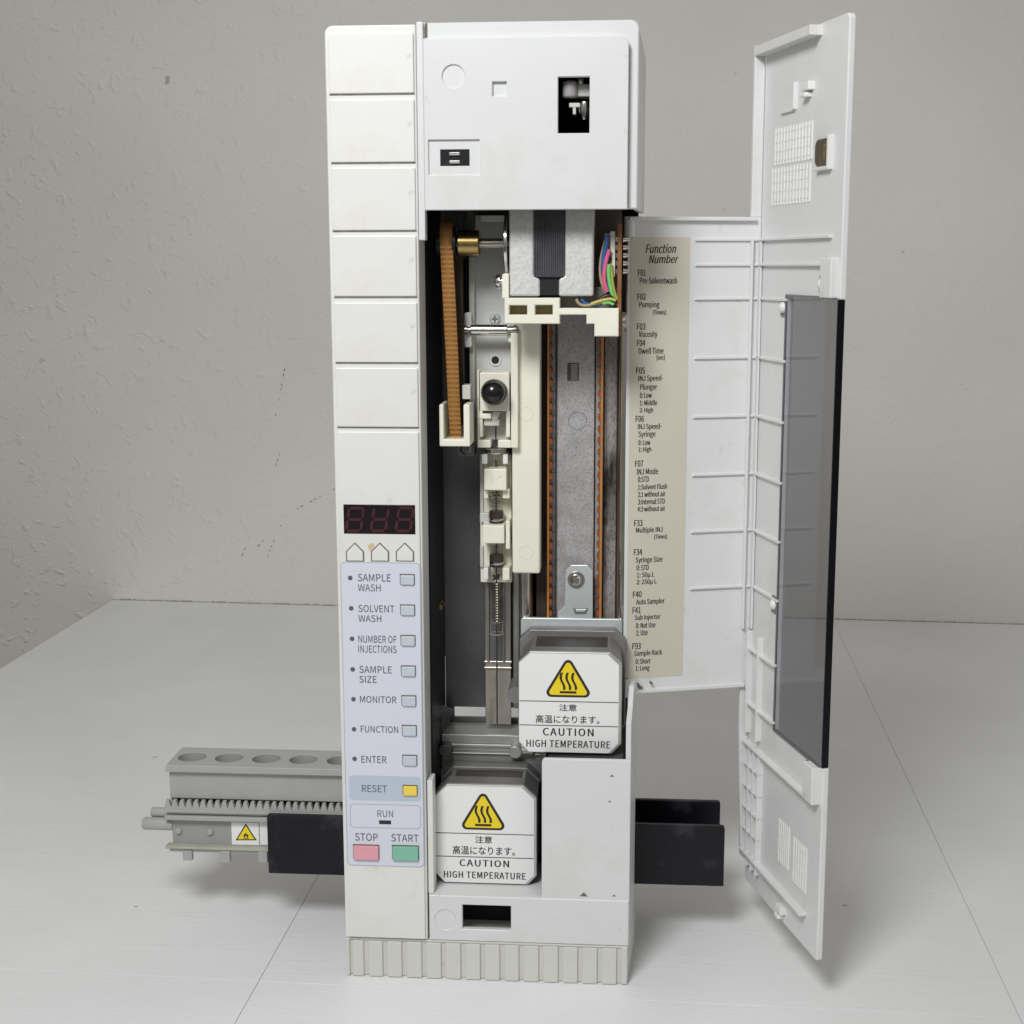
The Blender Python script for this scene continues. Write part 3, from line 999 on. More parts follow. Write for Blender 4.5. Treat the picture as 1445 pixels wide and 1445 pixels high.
def toothed(x_px, side, name):
    u = PBt.uv(x_px, 670)[0]
    z0, z1 = PBt.uv(x_px, 905)[1], PBt.uv(x_px, 440)[1]
    b_ = MB().box(u - 0.45, u + 0.45, 50, 56, z0, z1).build(name, 'belt_orange', ch, bevel=0.1)
    m = MB()
    z = z0 + 1
    while z < z1 - 3:
        pts = [(u + side * 0.4, z), (u + side * 1.2, z + 0.15), (u + side * 1.75, z + 0.7), (u + side * 1.75, z + 2.0), (u + side * 1.2, z + 2.55), (u + side * 0.4, z + 2.7)]
        m.prism(PBt, pts, -0.25, -5.8)
        z += 5.0
    m.build('belt_teeth', 'belt_tooth', ch)


toothed(773.5, 1, 'drive_belt')
toothed(848.5, -1, 'drive_belt')
# chrome guide rods
PR = FP(48)
for (x_, y0, y1, rr_, yy) in ((881.2, 440, 905, 2.6, 52), (741, 470, 905, 3.4, 54)):
    q_ = FP(yy)
    u = q_.uv(x_, (y0 + y1) / 2)[0]
    MB().cyl((u, yy, q_.uv(x_, y1)[1]), (u, yy, q_.uv(x_, y0)[1]), rr_, 28).build('guide_rod', 'chrome', ch, smooth=True)
r = FP(50).rect(724, 800, 732.5, 1000)
MB().rect(FP(50), r, 0, -6).build('guide_bar', 'motor_cap', ch, bevel=0.5)
# upright brown post between the cream block and the left belt
r = FP(56).rect(757, 455, 771, 880)
MB().rect(FP(56), r, 0, -3).build('guide_strip', 'rust_brown', ch)
# long cream block
Pk = FP(38)
r = Pk.rect(722.5, 452, 762, 809.5)
blk = MB().rect(Pk, r, 0, -12).build('slide_block', 'cream', ch, bevel=0.9, segs=3)
for yy in (585, 780):
    c = Pk.uv(743, yy)
    m = MB()
    for i in range(36):
        a, b2 = 2 * pi * i / 36, 2 * pi * (i + 1) / 36
        m.prism(Pk, [(c[0] + 3.0 * cos(a), c[1] + 3.0 * sin(a)), (c[0] + 3.0 * cos(b2), c[1] + 3.0 * sin(b2)),
                     (c[0] + 2.85 * cos(b2), c[1] + 2.85 * sin(b2)), (c[0] + 2.85 * cos(a), c[1] + 2.85 * sin(a))], 0.04, -0.1)
    m.build('ring_mark', mat('cream_line', (0.62, 0.60, 0.48), 0.5), blk)

# ---- top stepper motor with shaft, collar and brown belt
PM = FP(15)
mo = empty('stepper_motor', (75, 25, 300), inj)
rb = PM.rect(718.5, 280, 838, 418)
gz = PM.uv(770, 391)[1]
g0, g1 = PM.uv(753.5, 350)[0], PM.uv(797, 350)[0]
h0, h1 = PM.uv(762, 405)[0], PM.uv(788.5, 405)[0]
for nm, x0, x1, xi in (('a', rb[0], g0, h0), ('b', g1, rb[2], h1)):
    L_ = nm == 'a'
    edge = x1 if L_ else x0
    pts = [(rb[0], rb[1]), (h0, rb[1]), (h0, gz - 0.8), (g0, gz + 0.6), (g0, rb[3]), (rb[0], rb[3])] if L_ else \
          [(h1, rb[1]), (rb[2], rb[1]), (rb[2], rb[3]), (g1, rb[3]), (g1, gz + 0.6), (h1, gz - 0.8)]
    MB().prism(PM, pts, 0, -30).build('end_cap', 'cast_aluminium', mo, bevel=0.9, segs=3)
m = MB()
n_l = 17
for i in range(n_l):
    a = g0 + (g1 - g0) * i / n_l
    b2 = g0 + (g1 - g0) * (i + 0.72) / n_l
    m.rect(PM, (a, gz, b2, rb[3]), 0.2 if i % 2 else 0.0, -28)
m.build('lamination_stack', 'lamination', mo)
MB().rect(PM, (h0, rb[1] + 0.4, h1, gz), -1.2, -28).build('core', 'dark_void', mo)
MB().rect(PM, (g0, gz, g1, rb[3]), -0.7, -27).build('core', 'dark_void', mo)
# shaft and collar
sh_y = 24
PS = FP(sh_y)
ss = PS.rect(676, 334, 714, 352)
zc, rsh = (ss[1] + ss[3]) / 2, (ss[3] - ss[1]) / 2
MB().cyl((PS.uv(640, 343)[0], sh_y, zc), (PS.uv(720, 343)[0], sh_y, zc), rsh * 0.78, 24).build('shaft', 'worn_steel', mo, smooth=True)
m = MB().cyl((PS.uv(646.5, 345)[0], sh_y, zc), (PS.uv(677, 345)[0], sh_y, zc), rsh * 2.05, 36)
m.build('brass_collar', 'brass', mo, bevel=0.4, smooth=True)
m = MB().cyl((PS.uv(640, 345)[0], sh_y, zc), (PS.uv(644.5, 345)[0], sh_y, zc), rsh * 2.6, 32)
m.cyl((PS.uv(617, 345)[0], sh_y, zc), (PS.uv(640, 345)[0], sh_y, zc), rsh * 1.85, 32)
m.build('pulley', 'black_plastic', mo, smooth=True)
m = MB().cyl((PS.uv(713, 340)[0], sh_y + 2, zc), (PS.uv(718, 340)[0], sh_y + 2, zc), 12.5, 40)
m.build('face_disc', 'chrome', mo, bevel=0.3, smooth=True)
# brown belt from the pulley to the holder below
zt_ = PS.uv(630, 326)[1]
Pt = FP(18)
p1 = [Pt.uv(x_, y_) for x_, y_ in ((620.5, 332), (638.2, 332), (642.2, 413), (646.4, 501), (649.5, 585), (651.5, 625))]
pl_ = [Pt.uv(x_, y_) for x_, y_ in ((620.5, 332), (624.3, 413), (629, 501), (633, 585), (635, 625))]
m = MB()
path = []
for i in range(9):                            # curls back over the pulley
    a = pi / 2 * (1 - i / 8)
    path.append((18 + 6 - 6 * cos(a), zt_ - 1.0 + 5.2 * sin(a) - 0.0))
u0, u1 = pl_[0][0], p1[1][0] - 0.0
prev = None
bm_ = m.b


def strip(a, b_):
    va = [bm_.verts.new(v) for v in a]
    vb = [bm_.verts.new(v) for v in b_]
    bm_.faces.new((va[0], va[1], vb[1], vb[0]))


u0, u1 = Pt.uv(620.5, 332)[0], Pt.uv(638.2, 332)[0]
rows = [((u0, yy, zz), (u1, yy, zz)) for yy, zz in path]
for y_px, xl, xr_ in ((345, 620.8, 638.6), (413, 624.3, 642.2), (501, 629, 646.4), (585, 633, 649.5), (628, 635.5, 651.5)):
    a, b_ = Pt.uv(xl, y_px), Pt.uv(xr_, y_px)
    k = (y_px - 345) / 283.0
    dy = 0.0 + 4.0 * k
    q_ = FP(18 + dy)
    a, b_ = q_.uv(xl, y_px), q_.uv(xr_, y_px)
    rows.append(((a[0], 18 + dy, a[1]), (b_[0], 18 + dy, b_[1])))
for A, B in zip(rows, rows[1:]):
    strip(A, B)
bmesh.ops.remove_doubles(bm_, verts=bm_.verts, dist=0.001)
bo = m.build('timing_belt', 'belt_brown', mo, smooth=True)
sm = bo.modifiers.new('solid', 'SOLIDIFY'); sm.thickness = 0.0009; sm.offset = -1
m = MB()
run = rows[9:]
tot = [(Vector(b_[0]) - Vector(a[0])).length for a, b_ in zip(run, run[1:])]
d_ = 1.0
while d_ < sum(tot) - 1:
    k, e = 0, d_
    while e > tot[k]:
        e -= tot[k]
        k += 1
    t = e / tot[k]
    pL, pR = Vector(run[k][0]).lerp(Vector(run[k + 1][0]), t), Vector(run[k][1]).lerp(Vector(run[k + 1][1]), t)
    m.box(pL.x + 0.1, pR.x - 0.1, pL.y - 0.07, pL.y + 0.2, pL.z - 0.45, pL.z + 0.45)
    d_ += 1.9
m.build('belt_ribs', mat('belt_rib', (0.34, 0.165, 0.04), 0.45, var=0.08, vscale=150), mo)
m = MB()
Pw = FP(31)
a = [Pw.uv(x_, y_) for x_, y_ in ((641, 360), (652, 360), (655, 600), (645, 600))]
m.prism(Pw, a, 0, -0.9)
m.build('timing_belt_rear', 'belt_dark', mo)
m = MB()
zz = Pw.uv(648, 600)[1]
while zz < Pw.uv(648, 372)[1]:
    k = (zz - a[2][1]) / (a[1][1] - a[2][1])
    m.box(a[3][0] + (a[0][0] - a[3][0]) * k + 0.15, a[2][0] + (a[1][0] - a[2][0]) * k - 0.15, 30.6, 31.2, zz, zz + 1.0)
    zz += 2.0
m.build('belt_teeth', mat('belt_dark2', (0.035, 0.018, 0.008), 0.6), mo)

# motor bracket in cream plastic
def crop2(pts):
    return [(x_ / 4.516 + 580, y_ / 4.516 + 280) for x_, y_ in pts]


PBk = FP(14)
outl = [PBk.uv(*p) for p in crop2([(595, 634), (948, 634), (950, 700), (1325, 700), (1325, 880), (1168, 880), (1168, 800), (1118, 800), (1118, 742), (950, 742), (948, 800), (595, 800)])]
outl = [(outl[i][0], outl[i][1]) for i in range(12)]
za, zb, zc_, zd, ze = outl[0][1], outl[2][1], outl[4][1], outl[6][1], outl[8][1]
outl = [(outl[0][0], za), (outl[1][0], za), (outl[1][0], zb), (outl[3][0], zb), (outl[3][0], zc_), (outl[5][0], zc_), (outl[5][0], zd), (outl[7][0], zd),
        (outl[7][0], ze), (outl[1][0], ze), (outl[1][0], zd), (outl[0][0], zd)]
wins = []
for (x0, y0, x1, y1) in ((625, 682, 740, 742), (790, 680, 903, 742)):
    q0, q1 = crop2([(x0, y0), (x1, y1)])
    wins.append(rc(PBk.rect(q0[0], q0[1], q1[0], q1[1])))
br = holed('motor_bracket', PBk, outl, wins, 0, -8, 'cream', mo, bevel=0.35)
for wv in wins:
    MB().rect(PBk, (wv[0][0] - 0.5, wv[0][1] - 0.5, wv[2][0] + 0.5, wv[2][1] + 0.5), -8.1, -9).build('window_back', mat('ochre', (0.34, 0.28, 0.15), 0.6, var=0.25, vscale=90), mo)
r = PBk.rect(708.5, 386, 718, 421)
MB().prism(PBk, rrect(*r, 1.0, corners=(0, 0, 0, 1)), 0, -8).build('bracket_ear', 'cream', mo, bevel=0.3)
c = FP(18).uv(703.5, 397)
MB().lathe((c[0] - 1.6, 18, c[1]), (c[0] + 2.0, 18, c[1]), [(0, 1.2), (0.15, 2.4), (0.45, 2.9), (0.6, 2.9), (0.62, 1.2), (1, 1.2)], 24).build('screw', 'chrome', mo, smooth=True)
# shelf behind the bracket under the motor
r = FP(22).rect(790, 405, 874, 440)
MB().rect(FP(24), r, 0, -16).build('bracket_shelf', 'taupe', mo)
# back plates around the motor
r = FP(46).rect(836, 290, 877, 425)
MB().rect(FP(46), r, 0, -2).build('terminal_plate', 'taupe', mo)
r = FP(40).rect(871.5, 318, 879.5, 470)
MB().box(r[0], r[0] + 1.6, 17, 44, r[1], r[3]).build('circuit_board', 'pcb', mo)
cb = FP(20)
r = cb.rect(861, 326, 868, 391)
cr_ = MB().box(r[0], r[2], 20, 30, r[1], r[3]).build('connector', 'cream', mo, bevel=0.3)
r2 = cb.rect(853, 328, 861, 342)
MB().box(r2[0], r[0], 22, 30, r[1] + 3, r[3] - 0.8).build('connector_block', 'cream_grey', mo, bevel=0.3)
for i in range(5):
    yy = 338 + i * 11.2
    q_ = FP(26).uv(868.5, yy)
    MB().box(q_[0], q_[0] + 1.7, 24, 28, q_[1] - 0.9, q_[1] + 0.9).build('pin', 'chrome', mo)
    q_ = FP(26).uv(881.5, yy)
    MB().lathe((q_[0] - 0.6, 26, q_[1]), (q_[0] + 1.8, 26, q_[1]), [(0, 1.1), (0.5, 0.9), (1, 0.35)], 12).build('solder_pin', 'chrome', mo, smooth=True)


def wire(name, material, pix, y0, r=0.62):
    pts = []
    P_ = [(x_, y_, y0 + (d_[0] if d_ else 0)) for (x_, y_, *d_) in pix]
    # Catmull-Rom through the pixel points
    Q = [P_[0]] + P_ + [P_[-1]]
    for i in range(1, len(Q) - 2):
        for k in range(6):
            t = k / 6.0
            v = [0.5 * ((2 * Q[i][j]) + (-Q[i - 1][j] + Q[i + 1][j]) * t + (2 * Q[i - 1][j] - 5 * Q[i][j] + 4 * Q[i + 1][j] - Q[i + 2][j]) * t * t +
                        (-Q[i - 1][j] + 3 * Q[i][j] - 3 * Q[i + 1][j] + Q[i + 2][j]) * t ** 3) for j in range(3)]
            pl2 = FP(v[2])
            u, z = pl2.uv(v[0], v[1])
            pts.append((u, v[2], z))
    pl2 = FP(P_[-1][2])
    u, z = pl2.uv(P_[-1][0], P_[-1][1])
    pts.append((u, P_[-1][2], z))
    return MB().tube(pts, r, 10).build(name, material, mo, smooth=True)


wire('wire', 'wire_tan', [(856, 334), (849, 360), (847, 385), (851, 405), (857, 418), (862, 428)], 20)
wire('wire', 'wire_violet', [(858, 334), (852, 356), (850, 378), (853, 396), (860, 415), (868, 430)], 19.5)
wire('wire', 'wire_blue', [(857.5, 331), (856, 344), (852, 362), (851, 376), (853, 392), (858, 410)], 18.6, 0.75)
wire('wire', 'wire_pink', [(860, 352), (856, 366), (853, 382), (853, 398), (857, 412)], 18, 0.85)
wire('wire', 'wire_black', [(861, 362), (858, 382), (860, 404), (866, 422), (872, 430)], 19, 0.75)
wire('wire', 'wire_green', [(859.5, 373), (859, 388), (861, 402), (865, 418), (870, 430)], 18, 0.85)
wire('wire', 'wire_yellow', [(862, 372), (864, 396), (867, 412), (872, 426)], 18.6)
wire('wire', 'wire_black', [(816, 421), (822, 428), (832, 430), (850, 427), (870, 429)], 17.2, 0.75)
wire('wire', 'wire_tan', [(813, 422), (818, 429), (828, 431), (846, 427), (860, 423)], 16.2)
wire('wire', 'wire_blue', [(820, 422), (826, 428), (836, 430), (846, 429)], 16.4)
wire('wire', 'wire_yellow', [(834, 429), (846, 425), (860, 422), (869, 424)], 15.6)
wire('wire', 'wire_black', [(846, 424), (855, 418), (862, 420), (870, 428)], 17.5, 1.0)
wire('wire', 'wire_green', [(850, 428), (860, 427), (866, 430)], 16.2)
c = FP(20).uv(879.5, 454)
MB().lathe((c[0] - 0.4, 22, c[1]), (c[0] + 1.9, 22, c[1]), [(0, 2.9), (0.5, 2.8), (0.85, 1.9), (1, 0.0)], 22).build('screw', 'worn_steel', mo, smooth=True)
# dark mount above the pulley
r = FP(20).rect(657, 297, 666, 327)
MB().rect(FP(26), r, 0, -8).build('sensor_block', mat('dark_grey', (0.05, 0.05, 0.05), 0.5), mo)
r = FP(20).rect(676, 303, 712, 312)
MB().rect(FP(26), r, 0, -6).build('sensor_arm', 'cream_grey', mo, bevel=0.3)

# ---- plunger carriage
ca = empty('plunger_carriage', (64, 40, 250), inj)
Pa = FP(46)
r = Pa.rect(663.5, 296, 721, 632)
MB().rect(Pa, (r[0], r[1], r[2], hz0 - 0.6), 0, -3).build('back_plate', 'pale_plate', ca, bevel=0.3)
r = Pa.rect(663.5, 362, 671, 632)
MB().rect(Pa, r, 3.5, -0.2).build('side_rail', 'cream_grey', ca, bevel=0.4)
r = FP(38).rect(721, 466, 731, 632)
MB().rect(FP(38), r, 0, -6).build('side_rail', 'cream', ca, bevel=0.4)
r = FP(44).rect(654.5, 366, 661.5, 570)
rr_ = r
MB().cyl(((rr_[0] + rr_[2]) / 2, 46, rr_[1]), ((rr_[0] + rr_[2]) / 2, 46, rr_[3]), 1.0, 16).build('black_rod', 'black_plastic', ca, smooth=True)
# stub shaft across
Pst = FP(36)
ss = Pst.rect(664, 457.5, 716, 473.5)
zc = (ss[1] + ss[3]) / 2
u_ = lambda x_: Pst.uv(x_, 466)[0]
MB().cyl((u_(664.5), 36, zc), (u_(716), 36, zc), 2.35, 28).build('cross_shaft', 'chrome', ca, bevel=0.3, smooth=True)
m = MB().cyl((u_(655), 36, zc), (u_(729), 36, zc), 1.25, 20)
m.lathe((u_(653.5), 36, zc), (u_(659), 36, zc), [(0, 0.8), (0.3, 2.0), (1, 2.0)], 20)
m.lathe((u_(717), 36, zc), (u_(732), 36, zc), [(0, 1.6), (0.5, 1.6), (0.52, 2.1), (0.8, 2.1), (1, 0.8)], 20)
m.build('cross_shaft_end', 'worn_steel', ca, smooth=True)
r = FP(38).rect(655, 441, 665, 490)
MB().prism(FP(38), rrect(*r, 0.8), 0, -8).build('shaft_bracket', 'white_nylon', ca, bevel=0.3)
r = FP(38).rect(716, 469, 726.5, 483)
MB().prism(FP(38), rrect(*r, 1.4), 0.6, -4).build('shaft_bracket', 'cream', ca, bevel=0.3)
for (x_, y_, kind) in ((698.5, 450, 0), (699, 508, 1)):
    c = Pa.uv(x_, y_)
    if kind == 0:
        MB().lathe((c[0], 44.6, c[1]), (c[0], 46.2, c[1]), [(0, 1.6), (0.5, 2.4), (1, 2.6)], 22).build('screw', 'zinc', ca, smooth=True)
        m = MB().box(c[0] - 1.3, c[0] + 1.3, 44.4, 45, c[1] - 0.35, c[1] + 0.35)
        m.box(c[0] - 0.35, c[0] + 0.35, 44.35, 45, c[1] - 1.3, c[1] + 1.3)
        m.build('screw_cross', 'gap_and_grime', ca)
    else:
        MB().prism(Pa, circle(c[0], c[1], 2.7, 28), 0.5, -0.2).build('hole_boss', 'pale_plate', ca, bevel=0.3)
        MB().prism(Pa, circle(c[0], c[1], 1.6, 24), 0.6, 0.2).build('hole', 'dark_void', ca)
r = Pa.rect(701, 434, 734, 470)
MB().rect(Pa, r, -0.6, -3).build('top_pad', 'cream_grey', ca)
# U shaped clamp with knurled knob
PU = FP(34)
r = PU.rect(673.5, 522, 731, 632)
uo = [(r[0], r[1]), (PU.uv(692.5, 620)[0], r[1]), (PU.uv(692.5, 620)[0], PU.uv(690, 621)[1]), (PU.uv(676.5, 620)[0], PU.uv(690, 621)[1]), (PU.uv(676.5, 620)[0], r[3]), (r[0], r[3])]
m = MB().prism(PU, uo, 0, -9)
m.rect(PU, (PU.uv(702.7, 625)[0], r[1], PU.uv(721, 620)[0], PU.uv(690, 621)[1]), 0, -9)
m.rect(PU, (PU.uv(721.05, 625)[0], r[1], PU.uv(731, 620)[0], PU.uv(726, 470)[1]), 0, -9)
m.build('clamp_frame', 'cream', ca, bevel=0.4)
Pc = FP(33)
r = Pc.rect(677, 526, 718.5, 580)
MB().rect(Pc, r, 0, -10).build('clamp_plate', 'cream', ca, bevel=0.35)
for (x0, x1) in ((676.5, 681), (714, 719.5)):
    r = Pc.rect(x0, 580, x1, 617)
    MB().rect(Pc, (r[0], r[1], r[2], r[3] + 0.05), 0, -6).build('clamp_arm', 'cream', ca, bevel=0.3)
r = FP(42).rect(680, 578, 716, 620)
MB().rect(FP(42), r, 0, -2).build('clamp_back', 'cream_grey', ca)
c = FP(24).uv(695.5, 555)
m = MB().lathe((c[0], 21.5, c[1]), (c[0], 33, c[1]), [(0, 0.0), (0.02, 1.6), (0.08, 3.2), (0.17, 4.3), (0.28, 4.75), (0.33, 4.8), (0.4, 4.8), (1, 4.8)], 40)
kn = m.build('knob', mat('gloss_black', (0.008, 0.008, 0.009), 0.16, var=0.1), ca, smooth=True)
m = MB()
for i in range(44):
    a = 2 * pi * i / 44
    ux, uz = cos(a), sin(a)
    tx, tz_ = -uz, ux
    b0 = Vector((c[0] + ux * 4.7, 0, c[1] + uz * 4.7))
    t_ = Vector((tx, 0, tz_)) * 0.24
    o_ = Vector((ux, 0, uz)) * 0.62
    pts = [b0 - t_, b0 + o_, b0 + t_]
    f = [m.b.verts.new((p.x, 25.6, p.z)) for p in pts]
    k = [m.b.verts.new((p.x, 32.5, p.z)) for p in pts]
    m.b.faces.new(f)
    m.b.faces.new(k[::-1])
    for j in range(3):
        m.b.faces.new((f[j], f[(j + 1) % 3], k[(j + 1) % 3], k[j]))
m.build('knurl', 'black_plastic', ca)
# small plunger catch under the knob
PK2 = FP(35)
r = PK2.rect(677, 583, 694, 590)
MB().rect(PK2, r, 2.5, -3).build('catch_lever', 'cream', ca, bevel=0.3)
r = PK2.rect(683, 591, 705, 601)
MB().rect(PK2, r, 0.5, -4).build('catch_block', 'cream_grey', ca, bevel=0.5)
r = PK2.rect(694, 581, 706, 592)
MB().prism(PK2, [(r[0], r[1]), (r[0] + 2.5, r[1]), (r[2], r[3]), (r[0] + 0.5, r[3])], 1.0, -3).build('catch_wedge', 'cream_grey', ca, bevel=0.2)
# belt holder
PH = FP(16)
a = PH.rect(620, 571, 663, 630)
i0, i1, ib = PH.uv(626, 600)[0], PH.uv(654.2, 600)[0], PH.uv(640, 620)[1]
m = MB().prism(PH, [(a[0], a[1]), (a[2], a[1]), (a[2], a[3]), (i1, a[3]), (i1, ib), (i0, ib), (i0, a[3]), (a[0], a[3])], 0, -16)
m.build('belt_holder', 'cream', ca, bevel=0.4)
r = PH.rect(649, 546, 661, 566)
MB().rect(FP(24), r, 0, -8).build('belt_clamp', 'cream_grey', ca, bevel=0.3)
c = FP(30).uv(658, 633)
MB().lathe((c[0], 27, c[1]), (c[0], 32, c[1]), [(0, 1.6), (0.2, 2.3), (1, 2.3)], 20).build('screw', 'spring', ca, smooth=True)
r = FP(32).rect(646, 628, 668, 644)
MB().rect(FP(32), r, 0, -14).build('mount', 'dark_metal', ca)

# ---- needle guide and casting at the foot of the bay
ng = empty('needle_guide', (64, 50, 130), inj)
Pn = FP(52)
r = Pn.rect(684.5, 815, 721, 1022)
MB().rect(Pn, r, 0, -1.2).build('guide_plate', 'worn_steel', ng, bevel=0.2)
rr_ = Pn.rect(690.5, 823, 709.5, 931)
MB().rect(Pn, rr_, 0.25, -0.1).build('guide_channel', 'dark_metal', ng)
for yy in (934, 942.5):
    rr_ = Pn.rect(684, yy - 2.2, 721.5, yy + 2.2)
    MB().cyl((rr_[0], 52, (rr_[1] + rr_[3]) / 2), (rr_[2], 52, (rr_[1] + rr_[3]) / 2), 0.75, 16).build('guide_band', 'worn_steel', ng, smooth=True)
for x_ in (689, 711):
    rr_ = Pn.rect(x_ - 1.6, 822, x_ + 1.6, 932)
    MB().rect(Pn, rr_, 1.6, -0.1).build('guide_rib', 'motor_cap', ng, bevel=0.2)
Pg = FP(46)
cz = [Pg.uv(680, y_)[1] for y_ in (1037, 1050, 1054, 1060, 1063, 1071)]
xl, xR = CX + 0.8, Pg.uv(770, 1050)[0]
m = MB()
m.box(xl, xR, 46.0, 63.5, cz[1] + 0.3, cz[0])
m.box(xl, xR, 45.0, 63.5, cz[2], cz[1] + 0.2)
m.box(xl, xR, 47.0, 63.5, cz[3] - 0.2, cz[2] - 0.05)
m.box(xl, xR, 44.6, 63.5, cz[4], cz[3] - 0.25)
m.box(xl, xR, 46.0, 63.5, cz[5] - 10, cz[4] - 0.05)
m.build('casting', 'motor_rim', ng, bevel=0.35)
for (x_, y_, mt) in ((727, 1062, 'motor_rim'), (628, 1060, 'dark_metal')):
    c = FP(40).uv(x_, y_)
    MB().cyl((c[0], 40, c[1]), (c[0], 46, c[1]), 2.75, 28).build('boss', mt, ng, bevel=0.3, smooth=True)
c = FP(40).uv(727, 1062)
q_ = FP(40).uv(752, 1066)
MB().box(c[0] + 2, q_[0], 42, 46, c[1] - 1.2, c[1] + 0.8).build('boss_arm', 'motor_rim', ng, bevel=0.3)
# tilted side plate at the left of the bay
Pz = FP(30)
a = [FP(40).uv(608, 990), FP(60).uv(640, 1000), FP(60).uv(633, 1030), FP(40).uv(608, 1085)]
m = MB()
m.hexa([(a[3][0], 40, a[3][1]), (a[2][0], 60, a[2][1]), (a[1][0], 60, a[1][1]), (a[0][0], 40, a[0][1]),
        (a[3][0] - 1, 41, a[3][1]), (a[2][0] - 1, 61, a[2][1]), (a[1][0] - 1, 61, a[1][1]), (a[0][0] - 1, 41, a[0][1])])
m.build('gusset', 'dark_metal', ng)
c = FP(50).uv(621, 854)
MB().lathe((c[0], 47, c[1]), (c[0], 52, c[1]), [(0, 1.4), (0.2, 2.0), (1, 2.0)], 18).build('screw', 'brass', ch, smooth=True)
r = FP(56).rect(614, 640, 618, 980)
MB().box(r[0], r[0] + 0.5, 50, 63.8, r[1], r[3]).build('panel_edge', 'dark_metal', ch)

# ---- the two hot heads with caution labels
def caution_motor(px, chin, cap_d, gap_d, back_d, gap_in, lines, tri, kan1, kan2, cau, hig, lname, rear_e=0.1):
    """px: x0,y0,x1,y1 of the front face in the photograph"""
    yf = 12.0
    PF = FP(yf)
    x0, z0, x1, z1 = PF.rect(*px)
    root = empty('caution_motor', ((x0 + x1) / 2, yf, z0), inj, label=lname)
    ct, cb_ = chin

    def octo(e=0.0, ct=ct, cb_=cb_):
        a, b_, c2, d = x0 + e, z0 + e, x1 - e, z1 - e
        return [(a, b_ + cb_), (a + cb_ * 0.92, b_), (c2 - cb_ * 0.92, b_), (c2, b_ + cb_), (c2, d - ct), (c2 - ct * 1.05, d), (a + ct * 1.05, d), (a, d - ct)]
    MB().prism(PF, octo(), 0, -1.6).build('rim', 'motor_rim', root, bevel=0.45)
    MB().prism(PF, octo(0.05), -1.6, -cap_d).build('front_cap', 'motor_cap', root, bevel=0.3)
    MB().prism(PF, octo(gap_in), -cap_d, -cap_d - gap_d).build('stator', 'stack_steel', root)
    MB().prism(PF, octo(rear_e), -cap_d - gap_d, -cap_d - gap_d - back_d).build('rear_cap', 'motor_cap', root, bevel=0.5)
    for sx in (1, -1):                        # light corner posts beside the stator
        xa = x0 if sx == 1 else x1
        pts = [(xa + sx * 0.3, z1 - ct - 1.5), (xa + sx * (ct * 1.05 + 0.4), z1 - 0.9), (xa + sx * (ct * 1.05 + 2.0), z1 - 1.6), (xa + sx * 1.4, z1 - ct - 3.0)]
        MB().prism(PF, pts, -cap_d - 0.1, -cap_d - gap_d + 0.1).build('corner_post', 'motor_cap', root, bevel=0.3)
    e = 0.55
    lab = [(x0 + 0.35, z0 + cb_ + 0.4), (x0 + cb_ * 0.92 + 0.4, z0 + 0.45), (x1 - cb_ * 0.92 - 1.2, z0 + 0.45), (x1 - 1.3, z0 + cb_ + 0.2),
           (x1 - 1.3, z1 - ct - 0.6), (x1 - ct * 1.05 - 1.1, z1 - 0.75), (x0 + ct * 1.05 + 0.2, z1 - 0.75), (x0 + 0.35, z1 - ct - 0.3)]
    MB().prism(PF, lab, 0.18, -0.1).build('caution_label', 'label_white', root)
    N0 = 0.24
    for yy in lines:
        zz = PF.uv((px[0] + px[2]) / 2, yy)[1]
        MB().rect(PF, (x0 + 0.5, zz - 0.16, x1 - 1.4, zz + 0.16), N0, 0.1).build('rule_line', 'ink_black', root)
    A, B, C2 = [PF.uv(*p) for p in tri]
    B = (B[0], (B[1] + C2[1]) / 2)
    C2 = (C2[0], B[1])
    A = ((B[0] + C2[0]) / 2, A[1])

    def rtri(ins, rad):
        h_, w_ = A[1] - B[1], (C2[0] - B[0]) / 2
        cx, zc0 = A[0], B[1] + ins + rad
        half, top = w_ - ins * 1.25 - rad, A[1] - ins * 1.25 - rad
        ang = math.atan2(top - zc0, half)
        pts = []
        for (cx_, cz_, a0, a1) in ((cx - half, zc0, ang + pi / 2, 1.5 * pi), (cx + half, zc0, 1.5 * pi, 2.5 * pi - ang), (cx, top, pi / 2 - ang, pi / 2 + ang)):
            for i in range(7):
                t = a0 + (a1 - a0) * i / 6
                pts.append((cx_ + rad * cos(t), cz_ + rad * sin(t)))
        return pts
    MB().prism(PF, rtri(0, 2.0), N0, 0.1).build('triangle_border', 'warning_dark', root)
    MB().prism(PF, rtri(0.95, 1.1), N0 + 0.06, 0.1).build('warning_triangle', 'warning_yellow', root)
    # heat symbol: three wavy strokes on a bar
    hh = A[1] - B[1]
    cx = A[0]
    m = MB()
    for k in (-1, 0, 1):
        n = 10
        left, right = [], []
        for i in range(n + 1):
            t = i / n
            z = B[1] + hh * (0.66 - 0.46 * t)
            xo = cx + k * hh * 0.15 - hh * 0.034 * sin(t * 1.9 * pi - 0.35) + hh * 0.05 * (t - 0.5)
            w = hh * 0.032
            left.append((xo - w, z))
            right.append((xo + w, z))
        for i in range(n):
            m.prism(PF, [left[i], right[i], right[i + 1], left[i + 1]], N0 + 0.12, 0.1)
    m.rect(PF, (cx - hh * 0.215, B[1] + hh * 0.105, cx + hh * 0.215, B[1] + hh * 0.165), N0 + 0.12, 0.1)
    m.build('heat_symbol', 'warning_dark', root)
    lettering([('注意', *kan1), ('高温になります。', *kan2)], PF, N0, 'ink_black', root, bold=0.004)
    lettering([('CAUTION', *cau)], PF, N0, 'ink_black', root, bold=0.0, spacing=1.08, heavy=0.22)
